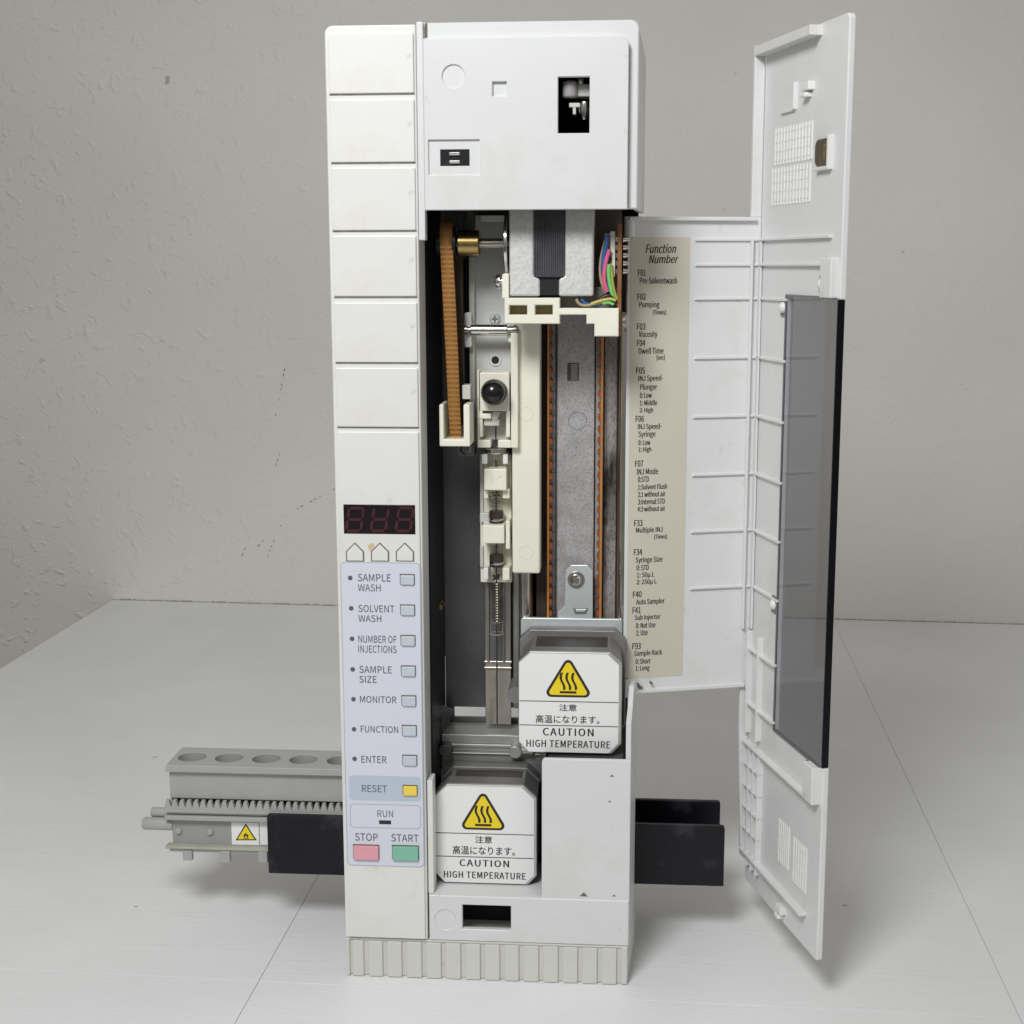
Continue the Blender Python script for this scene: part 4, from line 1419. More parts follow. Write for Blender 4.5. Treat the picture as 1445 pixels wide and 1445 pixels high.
    lettering([('HIGH TEMPERATURE', *hig)], PF, N0, 'ink_black', root, bold=0.0, spacing=1.05, heavy=0.18)
    return root


lowm = caution_motor((613.2, 1107.5, 758, 1247), (5.2, 4.2), 10.0, 12.0, 8.0, 1.6, (1176.5, 1209.5), ((681.7, 1119.6), (652, 1170.8), (712, 1170.8)),
                     (670.4, 1179.8, 694.5, 1190), (638.8, 1194.3, 726.7, 1206.5), (648.5, 1213.5, 717.7, 1223), (626.3, 1230.4, 741.3, 1239.8),
                     'lower motor head with caution label, standing in the bay')
upm = caution_motor((731.5, 920, 877.5, 1063), (4.6, 4.4), 8.5, 21.0, 7.0, 1.3, (990, 1024), ((801.3, 931), (771, 983.7), (832.4, 983.7)),
                    (789, 993.7, 813.8, 1003.6), (756, 1009.4, 846, 1021), (766, 1027.7, 837, 1038.5), (742.7, 1044.8, 860.6, 1055),
                    'upper motor head with caution label, hung on the zinc bracket', rear_e=-1.6)
# zinc bracket that carries the upper head
Pzk = FP(49.5)
r = Pzk.rect(735, 872, 877, 1000)
MB().prism(Pzk, [(r[0], r[1]), (r[2], r[1]), (r[2], r[3] - 1.0), (r[2] - 1.0, r[3]), (r[0] + 1.0, r[3]), (r[0], r[3] - 1.0)], 0.8, -1.2).build('bracket_plate', 'zinc', upm, bevel=0.4)
t = [Pzk.uv(x_, y_) for x_, y_ in ((787, 872), (787, 864), (796.5, 855), (798.5, 805), (806, 797.5), (829, 797.5), (836.5, 805), (836.5, 872))]
MB().prism(Pzk, t, 0, -1.4).build('bracket_tab', 'zinc', upm, bevel=0.25)
c = Pzk.uv(813, 818)
MB().prism(Pzk, circle(c[0], c[1], 3.7, 30), 0.5, -0.2).build('washer', 'worn_steel', upm, bevel=0.2)
MB().lathe((c[0], 46.6, c[1]), (c[0], 49.2, c[1]), [(0, 1.2), (0.3, 2.1), (0.7, 2.6), (1, 2.6)], 24).build('screw', 'chrome', upm, smooth=True)
m = MB().box(c[0] - 1.4, c[0] + 1.4, 46.4, 47.2, c[1] - 0.35, c[1] + 0.35)
m.box(c[0] - 0.35, c[0] + 0.35, 46.38, 47.2, c[1] - 1.4, c[1] + 1.4)
m.build('screw_cross', 'gap_and_grime', upm)
t = [Pzk.uv(x_, y_) for x_, y_ in ((809, 857), (830, 857), (827, 866), (811, 866))]
MB().prism(Pzk, t, 0.5, -0.2).build('stamped_slot', 'motor_cap', upm, bevel=0.3)
t = [Pzk.uv(x_, y_) for x_, y_ in ((812, 859), (828, 859), (825, 863), (813, 863))]
MB().prism(Pzk, t, 0.9, 0.2).build('stamped_slot', 'zinc', upm, bevel=0.2)
# wires between the heads
for k, (mt, x_) in enumerate((('wire_white', 795), ('wire_red', 801), ('wire_black', 808))):
    p0, p1_ = FP(22).uv(x_ + 6, 1054), FP(16).uv(x_ - 4, 1086)
    MB().tube([(p0[0], 26, p0[1]), ((p0[0] + p1_[0]) / 2, 20, (p0[1] + p1_[1]) / 2 + 1), (p1_[0], 17, p1_[1])], 0.9, 8).build('wire', mt, upm, smooth=True)
c = FP(30).uv(727, 975)
MB().cyl((c[0] + 0.6, 24, c[1]), (c[0] + 0.6, 40, c[1]), 3.6, 24).build('side_boss', 'motor_cap', upm, smooth=True)
# black filler of the bay behind the lower head
r = FP(46).rect(600, 1060, 770, 1250)
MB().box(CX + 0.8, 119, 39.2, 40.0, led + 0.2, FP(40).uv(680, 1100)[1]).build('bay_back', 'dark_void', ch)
MB().box(lp[0] + 0.3, lp[0] + 1.2, 3.2, 39, led + 0.2, lp[3] - 1).build('bay_side', 'black_plastic', ch)
MB().box(lp[0] + 2, 115, 14, 40, lp[3] - 4, lp[3] - 2.5).build('shelf', 'dark_metal', ch)

# ---- rack guide: black channel through the foot
gd = empty('rack_guide', (58, 56, 25), inj, label='black open channel running through the foot of the instrument')
YA, YB = 41.0, 73.0
gx0, gx1 = FP(YA).uv(377.5, 1190)[0], FP(YA).uv(1022, 1210)[0]
gz0, gz1 = FP(YA).uv(430, 1234)[1], FP(YA).uv(430, 1151)[1]
gzb = FP(YB).uv(960, 1127)[1]
MB().prism(FP(YA), rrect(gx0, gz0, gx1, gz1, 1.3, corners=(0, 0, 1, 1)), 0, -2.6).build('front_wall', 'black_plastic', gd, bevel=0.4)
MB().box(gx0, gx1, YA + 2.7, YB - 2.7, gz0 + 0.3, gz0 + 3).build('floor', 'black_plastic', gd, bevel=0.2)
MB().prism(FP(YB), rrect(gx0, gz0, gx1, gzb, 1.3, corners=(0, 0, 1, 1)), 2.6, 0).build('rear_wall', 'black_plastic', gd, bevel=0.4)
c = FP(YA).uv(394.5, 1205.5)
MB().cyl((c[0], YA - 0.08, c[1]), (c[0], YA + 0.3, c[1]), 0.75, 14).build('pin_hole', 'dark_void', gd)
for (x0, x1) in ((4, 30), (86, 112)):
    MB().box(x0, x1, 46, 68, 16.1, gz0 + 0.2).build('support', 'black_plastic', gd)

# ---- hinged door, swung open to the right
ZD0, ZD1 = 20.0, H
Bc = at_z(1050.5, 1239, ZD0)
Fc = at_z(1152, 1357, ZD0)
du = (Fc - Bc).normalized()
du.z = 0
dn = Vector((du.y, -du.x, 0))                # towards the inside (left)
if dn.x > 0:
    dn = -dn
DL = (Fc - Bc).length
door = empty('door', (Bc.x, Bc.y, ZD0), inj, label='hinged cover door swung open, ribbed inner face with a tinted window')
PD = Plane((Bc.x, Bc.y, 0), du)              # panel inner face, u from the flap corner to the free edge
assert (PD.N - dn).length < 1e-3 or True
ua = PD.uv(1104, 700)[0]
za1 = PD.uv(1120, 419)[1]
za0 = PD.uv(1118, 1049)[1]
out = [(0, ZD0), (DL, ZD0), (DL, za0), (ua, za0), (ua, za1), (DL, za1), (DL, ZD1), (0, ZD1)]
r3 = []
MB().prism(PD, [(0, ZD0), (DL - 0.8, ZD0), (DL, ZD0 + 0.8), (DL, za0), (ua, za0), (ua, za1), (DL, za1), (DL, ZD1 - 2.2), (DL - 0.8, ZD1 - 0.6), (DL - 2.4, ZD1), (0, ZD1)], 0, -2.6
           ).build('panel', 'door_plastic', door, bevel=0.5)
# flap: from the corner back to the hinge
FL = 58.0
PFl = Plane((Bc.x + dn.x * FL, Bc.y + dn.y * FL, 0), -dn)      # u from hinge to corner, faces the camera
zf1, zf0 = PFl.uv(980, 306)[1], PFl.uv(980, 972)[1]
MB().prism(PFl, [(0, zf0), (FL, zf0), (FL, zf1), (0, zf1)], 0, -2.2).build('flap', 'door_plastic', door, bevel=0.3)
MB().prism(PFl, [(0, zf1 - 1.6), (FL - 3, zf1 - 1.6), (FL - 3, zf1), (0, zf1)], 2.4, -0.1).build('flap_lip', 'door_plastic', door, bevel=0.3)
MB().prism(PFl, [(0, zf0), (FL - 3, zf0), (FL - 3, zf0 + 1.6), (0, zf0 + 1.6)], 2.0, -0.1).build('flap_lip', 'door_plastic', door, bevel=0.3)
# hinge knuckles
for zz in (zf1 - 4, zf0 + 2.5):
    MB().cyl((PFl.O.x + 0.5, PFl.O.y + 0.5, zz - 4), (PFl.O.x + 0.5, PFl.O.y + 0.5, zz + 4), 2.2, 20).build('hinge_knuckle', 'cover_plastic', door, smooth=True)
for (x_, y_, w_, h_) in ((893, 972, 5, 1.2), (903, 969, 3, 0.8), (918, 962.5, 1.5, 1.0), (899, 964, 2, 0.5)):
    c = PFl.uv(x_, y_)
    MB().prism(PFl, [(c[0] - w_ * 0.3, c[1] - h_ * 0.3), (c[0] + w_ * 0.25, c[1] - h_ * 0.4), (c[0] + w_ * 0.3, c[1] + h_ * 0.2), (c[0] - w_ * 0.1, c[1] + h_ * 0.5), (c[0] - w_ * 0.35, c[1] + h_ * 0.3)],
               2.06, -0.05).build('smudge', 'gap_and_grime', door)
# flange along the corner above and below the flap
vf = 4.6
zt_l = ZD1 - 0.4
MB().prism(PFl, [(FL - vf, zf1), (FL, zf1), (FL, zt_l), (FL - vf, zt_l)], 0, -2.2).build('corner_flange', 'door_plastic', door, bevel=0.4)
zlow = PFl.uv(1055, 1206)[1]
MB().prism(PFl, [(FL - 2.2, zlow), (FL, zlow - 2.2), (FL, zf0), (FL - 4.2, zf0), (FL - 4.2, zf0 - 22)], 0, -2.2).build('corner_flange', 'door_plastic', door, bevel=0.4)


def urib(x0, y0, x1, y1, hgt, t=1.0, name='rib', u0=None, u1=None, bevel=0.25):
    """rib along the panel between two pixels; stands hgt off the inner face"""
    a, b_ = PD.uv(x0, y0), PD.uv(x1, y1)
    ua_, ub_ = (a[0] if u0 is None else u0), (b_[0] if u1 is None else u1)
    z = (a[1] + b_[1]) / 2
    return MB().prism(PD, [(ua_, z - t / 2), (ub_, z - t / 2), (ub_, z + t / 2), (ua_, z + t / 2)], hgt, -0.2).build(name, 'door_plastic', door, bevel=bevel)


# top lip
a = PD.uv(1161, 33)
MB().prism(PD, [(0.2, ZD1 - 4.6), (a[0], ZD1 - 4.6), (a[0], ZD1 - 0.8), (0.2, ZD1 - 0.8)], 5.0, -0.2).build('top_lip', 'door_plastic', door, bevel=0.3)
# ribs that cross flap and panel
zr = []
for (yl, xpl) in ((338, 980), (373.5, 980), (421.5, 979), (505, 979), (588, 977), (670, 976), (750, 974), (830, 973)):
    a, b_ = PFl.uv(xpl, yl), PFl.uv(1066, yl)
    zr.append(a[1])
    MB().prism(PFl, [(a[0], a[1] - 0.55), (FL, a[1] - 0.55), (FL, a[1] + 0.55), (a[0] + 0.6, a[1] + 0.55)], 1.15, -0.2).build('rib', 'door_plastic', door, bevel=0.2)
endu = [PD.uv(1175, 331)[0], PD.uv(1165, 369)[0]] + [ua - 0.2] * 6
for z, e, hgt in zip(zr, endu, (1.6, 1.6, 1.1, 1.3, 1.5, 1.5, 1.5, 1.2)):
    pts = [(0.2, z - 0.55), (e, z - 0.55), (e, z + 0.55), (0.2, z + 0.55)]
    MB().prism(PD, pts, hgt, -0.2).build('rib', 'door_plastic', door, bevel=0.2)
for yy in (916, 995):
    b_ = PD.uv(1090, 935 if yy == 916 else 1017)
    MB().prism(PD, [(0.2, b_[1] - 0.55), (ua - 0.4, b_[1] - 0.55), (ua - 0.4, b_[1] + 0.55), (0.2, b_[1] + 0.55)], 2.0, -0.2).build('rib', 'door_plastic', door, bevel=0.2)
# two upright ribs near the corner
z_t, z_b = zr[0] + 0.5, PFl.uv(1060, 885)[1]
MB().prism(PFl, [(FL - 5.0, z_b), (FL - 4.0, z_b), (FL - 4.0, z_t), (FL - 5.0, z_t)], 2.4, -0.1).build('rib', 'door_plastic', door, bevel=0.25)
MB().prism(PFl, [(FL - 1.3, z_b), (FL - 0.3, z_b), (FL - 0.3, z_t), (FL - 1.3, z_t)], 3.0, -0.1).build('rib', 'door_plastic', door, bevel=0.25)
uu = PD.uv(1072, 960)[0]
zq0, zq1 = PD.uv(1066, 1040)[1], z_b - 1.0
for uu in (1.4, PD.uv(1074.5, 960)[0]):
    MB().prism(PD, [(uu, zq0), (uu + 1.0, zq0), (uu + 1.0, zq1), (uu, zq1)], 2.6, -0.2).build('rib', 'door_plastic', door, bevel=0.25)
# step under the flap and long rib below the window
a, b_ = PD.uv(1053, 1041), PD.uv(1143, 1124)
zl = (a[1] + b_[1]) / 2
MB().prism(PD, [(0.2, zl - 0.6), (b_[0], zl - 0.6), (b_[0], zl + 0.6), (0.2, zl + 0.6)], 3.0, -0.2).build('rib', 'door_plastic', door, bevel=0.25)
# grid of small cells in the lower corner
ug = PD.uv(1075, 1120)[0]
for k in range(3):
    u = 0.6 + (ug - 0.6) * (k + 1) / 3 - 0.8
    zb_ = PD.uv(1052 + k * 11, 1206 + k * 12)[1]
    MB().prism(PD, [(u, zlow - 2 + 0.0), (u + 0.8, zlow - 2), (u + 0.8, zl), (u, zl)], 2.4, -0.2).build('cell_rib', 'door_plastic', door, bevel=0.2)
for k in range(1, 6):
    z = zl + (zlow - 2 - zl) * k / 5.6
    MB().prism(PD, [(0.4, z - 0.4), (ug, z - 0.4), (ug, z + 0.4), (0.4, z + 0.4)], 2.2, -0.2).build('cell_rib', 'door_plastic', door, bevel=0.2)
# bottom lip
a, b_ = PD.uv(1066, 1208), PD.uv(1138, 1294)
zz = (a[1] + b_[1]) / 2
MB().prism(PD, [(0.4, zz - 0.7), (b_[0], zz - 0.7), (b_[0], zz + 0.7), (0.4, zz + 0.7)], 3.4, -0.2).build('rib', 'door_plastic', door, bevel=0.3)
# L ridge, clips
a, b_ = PD.uv(1124.5, 116), PD.uv(1124.5, 154)
MB().prism(PD, [(a[0] - 0.8, b_[1]), (a[0] + 0.8, b_[1]), (a[0] + 0.8, a[1]), (a[0] - 0.8, a[1])], 1.6, -0.2).build('ridge', 'door_plastic', door, bevel=0.25)
c = PD.uv(1104, 159)
MB().prism(PD, [(c[0], b_[1] - 0.5), (a[0], b_[1] - 0.5), (a[0], b_[1] + 0.5), (c[0], b_[1] + 0.5)], 1.0, -0.2).build('ridge', 'door_plastic', door, bevel=0.2)


def clip(x_, y_, w=3.6):
    c = PD.uv(x_, y_)
    m = MB().prism(PD, [(c[0] - w, c[1] - 0.2), (c[0] + w, c[1] - 0.2), (c[0] + w, c[1] + 3.0), (c[0] - w, c[1] + 3.0)], 2.6, -0.2)
    m.prism(PD, [(c[0] - w, c[1] - 2.6), (c[0] + w * 0.4, c[1] - 2.6), (c[0] + w * 0.4, c[1] - 0.9), (c[0] - w, c[1] - 0.9)], 3.0, -0.2)
    m.build('clip', 'white_nylon', door, bevel=0.4)


clip(1144, 127)
clip(1105, 1287, 3.0)
# magnet plate in its white frame
a = PD.rect(1155, 196, 1171, 236)
fr_ = MB().prism(PD, [(a[0] + 1, a[1] - 1.2), (a[2] + 3.0, a[1] - 1.2), (a[2] + 3.0, a[3] + 1), (a[2] + 1.2, a[3] + 1), (a[2] + 1.2, a[1] + 0.2), (a[0] + 1, a[1] + 0.2)], 2.0, -0.2)
fr_.build('magnet_frame', 'door_plastic', door, bevel=0.3)
pts = rrect(a[0] - 0.5, a[1] + 0.4, a[2] + 1.0, a[3], 2.8, corners=(1, 0, 0, 1))
MB().prism(PD, pts, 1.4, -0.1).build('magnet_plate', 'magnet', door, bevel=0.4)
MB().prism(PD, [(a[2] - 2.0, a[1] + 2.5), (a[2] - 0.4, a[1] + 2.5), (a[2] - 0.4, a[3] - 2.2), (a[2] - 2.0, a[3] - 2.2)], 1.9, 1.2).build('magnet_core', 'brass', door, bevel=0.3)


def grille(corners, nb, nh, name='vent_grille'):
    """vent of upright bars with thin cross bars; corners px: tl, tr, br, bl"""
    q = [PD.uv(*c) for c in corners]
    u0, u1 = (q[0][0] + q[3][0]) / 2, (q[1][0] + q[2][0]) / 2
    z1, z0 = (q[0][1] + q[1][1]) / 2, (q[2][1] + q[3][1]) / 2
    m = MB()
    for i in range(nb):
        u = u0 + (u1 - u0) * i / (nb - 1)
        m.prism(PD, [(u - 0.45, z0), (u + 0.45, z0), (u + 0.45, z1), (u - 0.45, z1)], 0.45, -0.2)
    for i in range(nh):
        z = z0 + (z1 - z0) * (i + 0.5) / nh
        m.prism(PD, [(u0, z - 0.3), (u1, z - 0.3), (u1, z + 0.3), (u0, z + 0.3)], 0.2, -0.2)
    m.build(name, 'white_nylon', door)  # bars coloured brighter than the panel, painting the contrast with shaded gaps


grille(((1096, 183), (1147, 169), (1145, 225), (1093, 233)), 13, 4)
grille(((1091, 238), (1144, 230), (1142, 284), (1089, 291)), 13, 4)
grille(((1100, 1156), (1113, 1166), (1113, 1229), (1099, 1214)), 6, 4)
grille(((1120, 1180), (1137, 1196), (1137, 1262), (1120, 1244)), 6, 4)
# posts at the window's free edge
a = PD.rect(1166, 364, 1180, 417)
MB().prism(PD, [(PD.uv(1167, 390)[0], za1 + 0.4), (DL - 2.2, za1 + 0.4), (DL - 2.2, a[3]), (PD.uv(1167, 390)[0], a[3])], 3.0, -0.2).build('window_post', 'door_plastic', door, bevel=0.5)
a = PD.uv(1144, 1127)
MB().prism(PD, [(a[0] - 0.8, zl - 0.4), (DL - 2.2, zl - 0.4), (DL - 2.2, za0 - 0.4), (a[0] - 0.8, za0 - 0.4)], 3.6, -0.2).build('window_post', 'door_plastic', door, bevel=0.5)
# tinted window
MB().prism(PD, [(ua - 0.6, za0 + 0.1), (DL - 1.4, za0 + 0.1), (DL - 1.4, za1 - 0.1), (ua - 0.6, za1 - 0.1)], 0.35, -1.4).build('tinted_window', 'tinted_acrylic', door)
MB().prism(PD, [(DL - 1.38, za0 + 0.1), (DL - 0.5, za0 + 0.1), (DL - 0.5, za1 - 0.1), (DL - 1.38, za1 - 0.1)], 0.35, -2.4).build('window_edge', mat('acrylic_black', (0.004, 0.004, 0.006), 0.3, spec=0.2, var=0.2), door, bevel=0.2)
MB().prism(PD, [(ua - 1.7, za0 + 0.1), (ua - 0.6, za0 + 0.1), (ua - 0.6, za1 - 0.1), (ua - 1.7, za1 - 0.1)], 0.7, -0.2).build('window_bead', mat('bead_grey', (0.14, 0.14, 0.16), 0.3), door, bevel=0.2)
MB().prism(PD, [(ua - 1.7, za1 - 0.05), (DL - 3, za1 - 0.05), (DL - 3, za1 + 0.9), (ua - 1.7, za1 + 0.9)], 0.7, -0.2).build('window_bead', 'bead_grey', door, bevel=0.2)
MB().prism(PD, [(ua - 1.7, za0 - 0.9), (DL - 3, za0 - 0.9), (DL - 3, za0 + 0.05), (ua - 1.7, za0 + 0.05)], 0.7, -0.2).build('window_bead', 'bead_grey', door, bevel=0.2)
for (x_, y_) in ((1107, 434), (1093.5, 853), (1142, 1087), (1162, 401)):
    c = PD.uv(x_, y_)
    MB().prism(PD, rrect(c[0] - 3.0, c[1] - 3.6, c[0] + 3.0, c[1] + 3.6, 1), 0.6, -0.2).build('clip_tab', 'bead_grey', door, bevel=0.2)
    p0 = PD.p(c[0], c[1], 0.4)
    p1_ = PD.p(c[0], c[1], 2.4)
    MB().lathe(p0, p1_, [(0, 2.3), (0.4, 2.2), (0.8, 1.4), (1, 0.0)], 20).build('rivet', 'white_nylon', door, smooth=True)
# function number label
lc = [PFl.uv(*p) for p in ((890, 334.5), (973, 335.5), (964, 957), (884, 953))]
lx0, lx1 = (lc[0][0] + lc[3][0]) / 2, (lc[1][0] + lc[2][0]) / 2
lz1, lz0 = (lc[0][1] + lc[1][1]) / 2, (lc[2][1] + lc[3][1]) / 2
MB().rect(PFl, (max(lx0, 1.0), lz0, lx1, lz1), 0.15, -0.1).build('function_label', 'label_tan', door)


def cr(lst, oy):
    return [(t_, x0 / 3.904 + 870, y0 / 3.904 + oy, x1 / 3.904 + 870, y1 / 3.904 + oy) for (t_, x0, x1, y0, y1) in lst]


lettering(cr([('Function', 160, 327, 212, 262), ('Number', 178, 340, 270, 318)], 290), PFl, 0.22, 'ink_black', door, bold=0.0, shear=0.25, heavy=0.16)
lettering(cr([('F01', 118, 160, 352, 388), ('Pre-Solventwash', 128, 332, 395, 431), ('F02', 115, 160, 485, 520), ('Pumping', 125, 235, 529, 570), ('(Times)', 200, 272, 573, 607),
              ('F03', 113, 158, 649, 685), ('Viscosity', 122, 223, 692, 733), ('F04', 112, 157, 740, 775), ('Dwell Time', 122, 258, 782, 817), ('(sec)', 220, 265, 822, 855),
              ('F05', 108, 155, 892, 927), ('INJ Speed-', 120, 255, 934, 974), ('Plunger', 130, 222, 982, 1024), ('0: Low', 128, 193, 1031, 1060), ('1: Middle', 128, 222, 1071, 1101),
              ('2: High', 127, 200, 1113, 1147), ('F06', 105, 150, 1158, 1193), ('INJ Speed-', 117, 247, 1200, 1240), ('Syringe', 120, 213, 1242, 1283), ('0: Low', 120, 185, 1291, 1320),
              ('1: High', 122, 190, 1329, 1364)], 290), PFl, 0.22, 'ink_black', door, bold=0.0, heavy=0.13)
lettering(cr([('F07', 102, 146, 38, 73), ('INJ Mode', 112, 228, 80, 115), ('0:STD', 118, 177, 126, 157), ('1:Solvent Flush', 118, 277, 167, 197), ('2:1 without air', 117, 268, 207, 238),
              ('3:Internal STD', 117, 265, 248, 279), ('4:3 without air', 115, 267, 288, 318), ('F33', 97, 142, 366, 400), ('Multiple INJ', 107, 252, 404, 442), ('(Times)', 208, 277, 443, 475),
              ('F34', 95, 140, 526, 560), ('Syringe Size', 105, 252, 568, 607), ('0: STD', 110, 177, 614, 643), ('1: 50µ L', 112, 207, 654, 688), ('2: 250µ L', 110, 220, 693, 725),
              ('F40', 90, 137, 759, 793), ('Auto Sampler', 108, 263, 798, 837), ('F41', 88, 132, 846, 880), ('Sub Injector', 100, 240, 886, 922), ('0: Not Use', 107, 213, 931, 960),
              ('1: Use', 108, 170, 971, 1002), ('F93', 87, 132, 1043, 1078), ('Sample Rack', 97, 250, 1082, 1119), ('0: Short', 105, 185, 1128, 1158), ('1: Long', 105, 180, 1168, 1203)], 640),
          PFl, 0.22, 'ink_black', door, bold=0.0, heavy=0.13)

# ================================================================== SYRINGE (lifts out of the carriage)
Ps = FP(40)
sx = Ps.uv(700, 800)[0]
syr = empty('syringe', (sx, 44, Ps.uv(700, 1024)[1]), label='small glass syringe with steel needle clamped upright inside the instrument bay', category='syringe')
# holder strip belongs to the instrument
hold = empty('syringe_holder', (sx, 44, 190), inj)
r = FP(47).rect(677.5, 641, 722, 822)
MB().rect(FP(47), r, 0, -4).build('holder_strip', 'cream', hold, bevel=0.4)
for (x0, y0, x1, y1) in ((677.5, 645, 682, 724), (677.5, 770, 682, 800)):
    rr_ = FP(46).rect(x0, y0, x1, y1)
    MB().rect(FP(46), rr_, 0.4, -1).build('holder_edge', 'cream_grey', hold, bevel=0.2)
for (x0, y0, x1, y1, yy, mt) in ((679.5, 641, 687.5, 655, 38, 'white_nylon'), (709.5, 641, 716.5, 655, 38, 'white_nylon'), (683, 662, 714.5, 692, 36, 'cream'),
                                 (682.5, 692.5, 689, 703.5, 39, 'cream'), (709, 690, 719, 703.5, 39, 'cream'), (680.5, 741.5, 711.5, 767, 36, 'cream'),
                                 (713.5, 735, 719.5, 775, 38, 'cream'), (677, 724, 690, 738, 43, 'cream_grey'), (682, 802, 689, 818, 38, 'white_nylon'), (709, 802, 719, 819, 38, 'cream')):
    q_ = FP(yy)
    rr_ = q_.rect(x0, y0, x1, y1)
    MB().rect(q_, rr_, 0, -(46.5 - yy)).build('clip_block', mt, hold, bevel=0.35)
q_ = FP(36).uv(697, 677)
m = MB()
for (x0, y0, x1, y1) in ((692, 676, 696, 675), (693, 680, 697, 681), (699, 673, 699.8, 682), (701, 678, 704, 675), (703, 674, 709, 672)):
    p0, p1_ = FP(36).uv(x0, y0), FP(36).uv(x1, y1)
    m.prism(FP(36), [(p0[0], p0[1]), (p1_[0], p1_[1]), (p1_[0], p1_[1] + 0.25), (p0[0], p0[1] + 0.25)], 0.05, -0.1)
m.build('mould_mark', mat('cream_shade', (0.66, 0.60, 0.46), 0.6), hold)
zz = lambda y_: Ps.uv(700, y_)[1]
yc = 42.5
MB().lathe((sx, yc, zz(828)), (sx, yc, zz(652)), [(0, 2.9), (1, 2.9)], 28).build('barrel', 'clear_glass', syr, smooth=True)
MB().lathe((sx, yc, zz(640.5)), (sx, yc, zz(632.5)), [(0, 4.3), (0.25, 4.8), (0.75, 4.8), (1, 4.3)], 32).build('collar', 'chrome', syr, smooth=True)
MB().cyl((sx - 0.3, yc - 1, zz(649)), (sx - 0.3, yc - 1, zz(640)), 1.0, 16).build('ferrule', 'chrome', syr, smooth=True)
MB().cyl((sx, yc - 0.5, zz(1024)), (sx, yc - 0.5, zz(598)), 0.32, 10).build('needle', 'spring', syr, smooth=True)
for (y0, y1) in ((722, 740), (784, 801)):
    MB().lathe((sx, yc, zz(y1)), (sx, yc, zz(y0)), [(0, 3.0), (0.3, 3.05), (0.7, 3.05), (1, 3.0)], 24).build('tape_band', 'tape_dark', syr, smooth=True)
    MB().lathe((sx, yc, zz((y0 + y1) / 2 + 4.5)), (sx, yc, zz((y0 + y1) / 2 + 1.5)), [(0, 3.05), (0.5, 3.15), (1, 3.05)], 24).build('tape_ring', 'chrome', syr, smooth=True)
m = MB()
for y_ in [704 + 3.0 * i for i in range(6)] + [771 + 3.0 * i for i in range(5)]:
    w = 2.2 if y_ == 707 else 1.3
    m.box(sx - w, sx + w, yc - 3.02, yc - 2.95, zz(y_) - 0.14, zz(y_) + 0.14)
m.build('scale_marks', 'ink_black', syr)
m = MB()
for (x0, y0, x1, y1) in ((694, 694, 698, 696), (695, 698, 699, 700), (701, 694, 705, 695.5), (702, 697, 705, 700), (690.5, 700, 693, 702), (690.5, 704, 693, 706),
                         (694.5, 811, 699, 813), (696, 812.5, 704.5, 818), (701, 810, 705, 813.5), (695, 817, 698, 819)):
    m.rect(FP(yc - 3), FP(yc - 3).rect(x0, y0, x1, y1), 0.05, 0.0)
m.build('print', 'ink_black', syr)
# spring around the lower needle
pts = []
zs0, zs1 = zz(880), zz(824)
for i in range(15 * 10 + 1):
    t = i / 150
    a = 2 * pi * 15 * t
    pts.append((sx + 1.5 * cos(a), yc - 0.5 + 1.5 * sin(a), zs0 + (zs1 - zs0) * t))
MB().tube(pts, 0.25, 6).build('spring', 'worn_steel', syr, smooth=True)
MB().lathe((sx, yc, zz(897)), (sx, yc, zz(824)), [(0, 2.9), (0.03, 3.1), (0.22, 2.9), (0.26, 2.3), (1, 2.3)], 24, caps=False).build('needle_sleeve', 'clear_glass', syr, smooth=True)
glint_mat = mat('glint_grey', (0.34, 0.335, 0.32), 0.10, var=0.25, vscale=400)  # opaque grey for rim highlights drawn onto the clear sleeve
for y_, r_ in ((896, 3.0), (879, 2.7)):
    ring = [(sx + r_ * cos(2 * pi * i / 32), yc + r_ * sin(2 * pi * i / 32), zz(y_)) for i in range(33)]
    MB().tube(ring, 0.24 if y_ == 896 else 0.14, 8).build('rim_glint', glint_mat, syr, smooth=True)
for sd in (-1, 1):
    MB().tube([(sx + sd * 2.55, yc - 1.2, zz(894)), (sx + sd * 2.5, yc - 1.2, zz(881))], 0.12, 8).build('side_glint', glint_mat, syr, smooth=True)

# ================================================================== SAMPLE RACK in the channel
YR = 45.5                                     # front of the rack body
rk = empty('sample_rack', (-20, 57, 34), label='grey plastic vial rack with round holes and toothed edge lying in the black channel', category='rack')
PR0 = FP(44.6)
zt1 = PR0.uv(360, 1084.5)[1]
a = PR0.uv(233, 1080)
xL = a[0]
ztop = a[1]
zpl = PR0.uv(233, 1089)[1]
XR = 62.0
HZ = Plane((0, 0, ztop), (1, 0, 0), (0, 1, 0))          # top surface, faces up
holes = []
pit = 0
cen = [at_z(px_, py_, ztop) for px_, py_ in ((271.5, 1067.3), (324.3, 1068.2), (376.8, 1069.3), (429, 1070.5))]
pit = (cen[3].x - cen[0].x) / 3
yh = sum(c.y for c in cen) / 4
hr = 6.3
cs = [cen[0].x + pit * i for i in range(9)]
ybk = at_z(257.6, 1053.5, ztop).y
yb = min(69.5, max(66, ybk))
yh = (44.6 + yb) / 2 - 0.2
holed('top_plate', HZ, rc((xL, 44.6, XR, yb)), [circle(c, yh, hr, 40) for c in cs if c + hr < XR - 1], 0, zpl - ztop, 'rack_grey', rk, bevel=0.3)
for c in cs:
    if c + hr < XR - 1:
        MB().lathe((c, yh, ztop - 24), (c, yh, zpl - 0.05), [(0, 0), (0.001, hr), (1, hr)], 36, caps=False).build('vial_well', 'rack_grey', rk, smooth=True)
PRb = FP(YR)
zt2 = PRb.uv(300, 1130)[1]
zl2 = PRb.uv(300, 1145)[1]
zbot = PRb.uv(300, 1205)[1]
